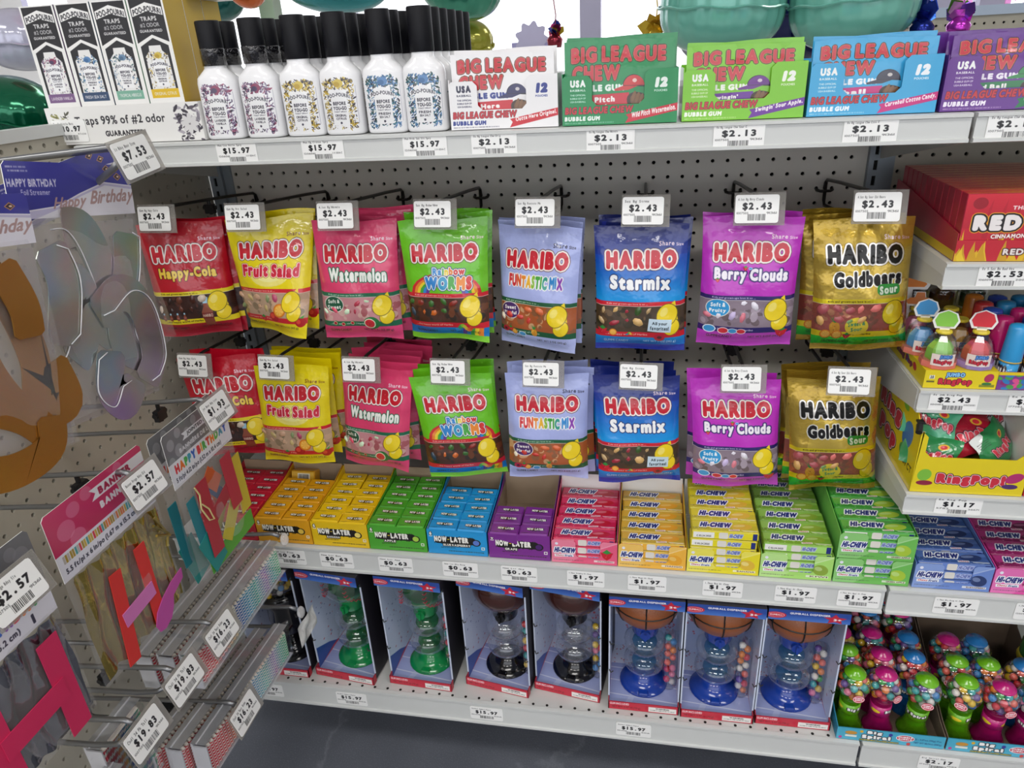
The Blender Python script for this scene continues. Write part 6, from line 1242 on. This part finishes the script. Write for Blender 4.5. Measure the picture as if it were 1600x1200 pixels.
# boxes of striped twist candles
pc = P(720, 160, '#f0ebe4')
stops = [(0, '#d8283a'), (.18, '#d84a4a'), (.3, '#ec9a5a'), (.38, '#ecc86a'), (.45, '#3f5fae'), (.56, '#3f9ac4'), (.68, '#57b8ae'), (.8, '#a884c4'), (.9, '#57b8a8'), (1, '#4ab87a')]
for i in range(720):
    t_ = i/720; a = max(k for k in range(len(stops)) if stops[k][0] <= t_); b_ = min(a+1, len(stops)-1)
    f = (t_-stops[a][0])/max(1e-6, stops[b_][0]-stops[a][0]); ca, cb = hexc(stops[a][1]), hexc(stops[b_][1]); col = np.array([ca[k]*(1-f)+cb[k]*f for k in range(3)])
    ys = np.arange(160); s_ = ((ys+(i % 24)*.72) % 18) < 11
    pc.a[s_, i] = col
m_cd = mat('twist_candle', '#ffffff', rough=.5, img=pc.img('twist_candle')); m_wick = mat('candle_tip', '#efe6da', rough=.6)
m_case = clear('candle_case', opac=.03, edge=.4, rough=.06, gloss=True); m_cin = mat('candle_liner', '#c9c9ce', rough=.4, coat=.3); m_mat = mat('silver_strip', '#aeb0b4', rough=.3, metal=.4)
def candle_box(label, x, yc, zt_, roll=0, L=.25, H=.064):
    t = thing('candle_box', label, 'box', (x, yc, zt_), (0, roll, PI/2), 'boxes of striped candles'); T = .026
    ob('clear_case', MB().box(-L/2, L/2, 0, T, -H, 0), m_case, t)
    ob('liner', MB().box(-L/2+.001, L/2-.001, T-.004, T-.001, -H+.001, -.001).box(-L/2+.001, L/2-.001, .001, T-.004, -H+.001, -H+.003).box(-L/2+.001, -L/2+.003, .001, T-.004, -H+.003, -.006), m_cin, t)
    ob('top_strip', MB().box(-L/2+.001, L/2-.001, .0015, T-.001, -.0012, -.0004), m_mat, t); ob('top_seam', MB().box(-L/2+.001, L/2-.001, .015, .0165, -.0004, .0012), m_cin, t)
    mb = MB(); tp = MB(); n = 30; pit = (L-.014)/n
    for i in range(n):
        cx = -L/2+.007+(i+.5)*pit; b = len(mb.v)
        for zz in (-H+.005, -.012):
            for k in range(6): mb.v.append((cx+.0037*math.cos(k*PI/3), .0062+.0037*math.sin(k*PI/3), zz))
        for k in range(6):
            k2 = (k+1) % 6; mb.f.append((b+k, b+k2, b+6+k2, b+6+k)); u0 = (i+.15)/n; du = .7/n
            ux = lambda q: u0+du*(math.cos(q*PI/3)+1)/2
            mb.uv.append([(ux(k), 0), (ux(k+1), 0), (ux(k+1), 1), (ux(k), 1)]); mb.mi.append(0)
        tp.lathe([(.0036, -.012), (.003, -.009), (.0008, -.008), (.0008, -.003)], 5, (cx, .0062, 0))
    c = ob('candles', mb, m_cd, t, kind='stuff'); ob('candle_tips', tp, m_wick, t, kind='stuff')
    return t
for i, (x, dy) in enumerate(((.2525, 0), (.2215, -.004), (.1905, -.008))):
    candle_box('%s clear box of striped candles on the upper pair of hooks' % ('front', 'middle', 'rear')[i], x, -.583+dy, .541, -.012+.004*i)
for i, (x, dy) in enumerate(((.2525, 0), (.2215, -.012), (.1905, -.028))):
    candle_box('%s clear box of striped candles on the lower pair of hooks' % ('front', 'middle', 'rear')[i], x, -.612+dy, .399-.004, .05+.02*i)
for i, (y, lab) in enumerate(((-.79, 'small clear box of pale candles under the $19.83 tag'), (-.862, 'pale mint candle box hanging at the bottom left edge'))):
    candle_box(lab, .19+.02*i, y, .50-.03*i, 0, .08, .13)
# ------------------------------------------------------------------ behind the top shelf: foil balloons, weights, window side
def balloon(label, c, r, col, sq=(1, 1, .62), rot=(0, 0, 0), seed=1, m=None, lobes=22, rough=.16, metal=.35):
    R = random.Random(seed); a = R.uniform(0, 6); t = thing('foil_balloon', label, 'balloon', c, rot)
    def f(u, v):
        th = PI*v; ph = 2*PI*u; s = math.sin(th)
        k = 1-.035*abs(math.sin(ph*lobes/2+a))*s**6-.02*abs(math.sin(ph*lobes+a))*s**14
        return (r*sq[0]*k*s*math.cos(ph), r*sq[1]*k*s*math.sin(ph), -r*sq[2]*math.copysign(abs(math.cos(th))**.8, math.cos(th)))
    mm = m or mat('balloon_'+col[1:], col, rough=rough, metal=metal, coat=.4, bump=.12, bscale=16)
    ob('balloon_skin', MB().grid(f, 88, 24), mm, t, smooth=True, weld=True)
    ob('seam', MB().tube([(r*sq[0]*1.015*math.cos(q), r*sq[1]*1.015*math.sin(q), .002*math.sin(q*9)) for q in np.linspace(0, 2*PI, 49)], .0025, 4, cap=False), mm, t)
    return t
balloon('mint green foil balloon behind the lime gum carton', (.978, .3, 1.322), .123, '#6fb5a6', (1, .9, .72), (.05, .04, 0), 1, metal=.15, rough=.22)
balloon('mint green foil balloon behind the sky blue gum carton', (1.222, .3, 1.318), .121, '#6fb5a6', (1, .9, .74), (.04, -.05, 0), 2, metal=.15, rough=.22)
balloon('navy foil balloon behind the two mint ones', (1.09, .62, 1.33), .2, '#141c5a', (1, .6, .75), (.2, 0, 0), 3, metal=.5)
balloon('pink foil balloon above the left end', (-.46, .2, 1.49), .08, '#c01e5a', (1.1, .8, .8), (0, 0, 0), 4, metal=.5)
balloon('pale lavender foil balloon over the left board', (-.565, .24, 1.345), .09, '#c2c2d6', (1.05, .9, .72), (.1, .1, 0), 5, metal=.2)
balloon('dark green foil balloon over the left board', (-.47, .06, 1.205), .085, '#0a6a48', (1.1, .9, .75), (.2, .3, 0), 6, metal=.6)
balloon('second dark green foil balloon behind the left board', (-.65, .02, 1.17), .075, '#0a6a48', (1.1, .9, .75), (.1, -.2, 0), 7, metal=.6)
balloon('teal foil balloon behind the citrus bottles', (.17, .32, 1.43), .085, '#2f8f98', (1.5, .8, .85), (0, .1, 0), 8, metal=.6, lobes=40)
balloon('orange and red foil balloon behind the lavender bottles', (.03, .2, 1.42), .05, '#d86a2e', (.9, .8, 1.0), (.3, .6, 0), 9, metal=.5)
balloon('red foil balloon beside the orange one', (.10, .45, 1.46), .06, '#c8303e', (.9, .8, 1.0), (.3, .6, 0), 19, metal=.5)
balloon('lime green foil balloon above the bottles', (.215, .2, 1.43), .045, '#4aa03a', (1, .8, .9), (0, 0, 0), 10, metal=.3)
balloon('teal and green foil balloon behind the sea salt bottles', (.445, .34, 1.415), .095, '#3f8f78', (1, .9, .9), (.2, .3, 0), 11, metal=.6)
balloon('olive yellow foil balloon beside the white gum carton', (.43, .42, 1.29), .06, '#a8a43a', (1, .8, .8), (.3, .2, 0), 12, metal=.4)
balloon('deep teal foil balloon at the left of the bottles', (-.1, .3, 1.42), .065, '#1f5f5c', (1, .8, 1.0), (0, 0, 0), 13, metal=.4)
o = slab('trim_2', -.035, .0, .36, .40, 1.2, 1.9, mat('pale_green_post', '#a8c0a4', rough=.5))
# foil weights with ribbons
def weight(label, c, cols, seed, h=.3):
    R = random.Random(seed); t = thing('balloon_weight', label, 'balloon weight', c)
    for i in range(16):
        a = R.uniform(0, 6.28); e = R.uniform(.2, 1.4); d = Vector((math.cos(a)*math.cos(e), math.sin(a)*math.cos(e), math.sin(e))); l = R.uniform(.02, .045); s = d.cross(Vector((.3, .5, .2))).normalized()*.009
        mb = MB(); mb.face([tuple(d*.004-s), tuple(d*l*.6-s*1.6+Vector((0, 0, .004))), tuple(d*l), tuple(d*l*.6+s*1.6), tuple(d*.004+s)]); ob('foil_petal', mb, mat('weight_'+cols[i % len(cols)][1:], cols[i % len(cols)], rough=.2, metal=.7), t)
    ob('weight_base', MB().lathe([(.018, -.03), (.022, -.01), (.01, .006), (0, .008)], 14), mat('weight_'+cols[0][1:], cols[0], rough=.2, metal=.7), t, smooth=True)
    ob('ribbon', MB().tube([(0, 0, 0), (.004, 0, .05), (-.006, 0, .12), (.004, 0, .2), (0, 0, h)], .0016, 5), mat('ribbon_'+cols[0][1:], cols[0], rough=.3), t)
weight('shiny mixed foil balloon weight between the white and green gum cartons', (.585, .8, 1.30), ['#8a2a3a', '#2a4ab8', '#b8a02a', '#c8308a'], 1)
weight('navy foil balloon weight beside the right mint balloon', (1.345, .28, 1.275), ['#16267a', '#2a50c8', '#16267a', '#3a70d8'], 2)
weight('purple and green foil ribbon weight at the right of the mint balloons', (1.43, .34, 1.275), ['#b83ab8', '#6aa03a', '#d8a0d8', '#8a5ac8'], 3)
weight('gold foil balloon weight left of the lime gum carton', (.85, .5, 1.29), ['#c8a83a', '#b8902a'], 4, .15)
t = thing('weight_box', 'pale lilac scalloped box on the far window side', 'box', (.50, .95, 1.16)); ml = mat('lilac_card', '#a9a4d4', rough=.6)
ob('box_body', MB().box(-.06, .06, 0, .08, 0, .13), ml, t); ob('scalloped_top', MB().prism([((.045+.006*math.cos(q*9))*math.cos(q), .135+(.045+.006*math.cos(q*9))*math.sin(q)) for q in np.linspace(0, 2*PI, 55)[:-1]], -.002, 0), mat('lilac_card_light', '#c0bcdc', rough=.6), t)
# gondola beyond, at the right
pb = perforated(MB(), 1.55, 3.3, .9, 1.30, [1.565+.03*i for i in range(58)], [.915+.03*i for i in range(13)], lambda u, v, d: (u, 1.6+d, v), [(a*1.3, b*1.3) for a, b in OCT], .006)
t = ob('gondola_panel', pb, m_peg2); tag(t, 'beige pegboard of another aisle beyond the purple gum carton', 'pegboard')
slab('trim_3', 1.55, 3.3, 1.612, 1.62, .1, 1.3, m_dark); slab('trim_4', 1.55, 3.3, 1.585, 1.63, 1.30, 1.33, mat('rail_blue', '#b4c4d8', rough=.5)); slab('trim_5', 1.55, 3.3, 1.3, 1.63, 0, .9, m_shelfd)  # first slab is a dark sheet for the shade behind the holes
R = random.Random(4)
for i in range(6):
    o = ob('red_favor', MB().box(-.03, .03, -.02, .02, 0, .05).lathe([(.014, .05), (.02, .06), (.008, .075), (0, .078)], 8), mat('favor_red_%d' % (i % 2), ('#8a2a2e', '#a83a48')[i % 2], rough=.3, metal=.3), None, (1.46+i*.085, .75+R.uniform(-.05, .05), 1.165+.006*(i % 3)), (0, 0, R.uniform(-.5, .5))); tag(o, ('leftmost', 'second', 'third', 'fourth', 'fifth', 'rightmost')[i]+' small red party favour, counted from the left, behind the purple gum pouches', 'party favour', 'red party favours')
slab('trim_6', 1.3, 2.4, .6, 1.0, 1.14, 1.165, m_shelfd); slab('trim_7', -.8, 1.28, .12, 1.1, 1.12, 1.145, m_shelfd)
# outside
slab('ground', -14, 18, 3.4, 34, -.2, -.1, mat('pavement', '#c9c6c2', rough=.9, var=.06))
t = thing('blossom_tree', 'pink blossom tree outside the far right window', 'tree', (4.6, 8.5, -.1)); ob('trunk', MB().tube([(0, 0, 0), (.1, 0, 1.2), (-.1, .1, 2.4), (.2, 0, 3.4)], [.14, .11, .08, .04], 8), mat('bark', '#5a4a48', rough=.9), t, smooth=True)
mb = MB(); R = random.Random(8)
for i in range(900):
    a = R.uniform(0, 6.28); rr = 1.7*math.sqrt(R.random()); z = R.uniform(1.0, 3.4); mb.ball((rr*math.cos(a), rr*math.sin(a)*.7, z), R.uniform(.03, .06), 5, 3)
ob('blossoms', mb, mat('blossom', '#d08ac0', rough=.8), t, kind='stuff')
finish_tags()
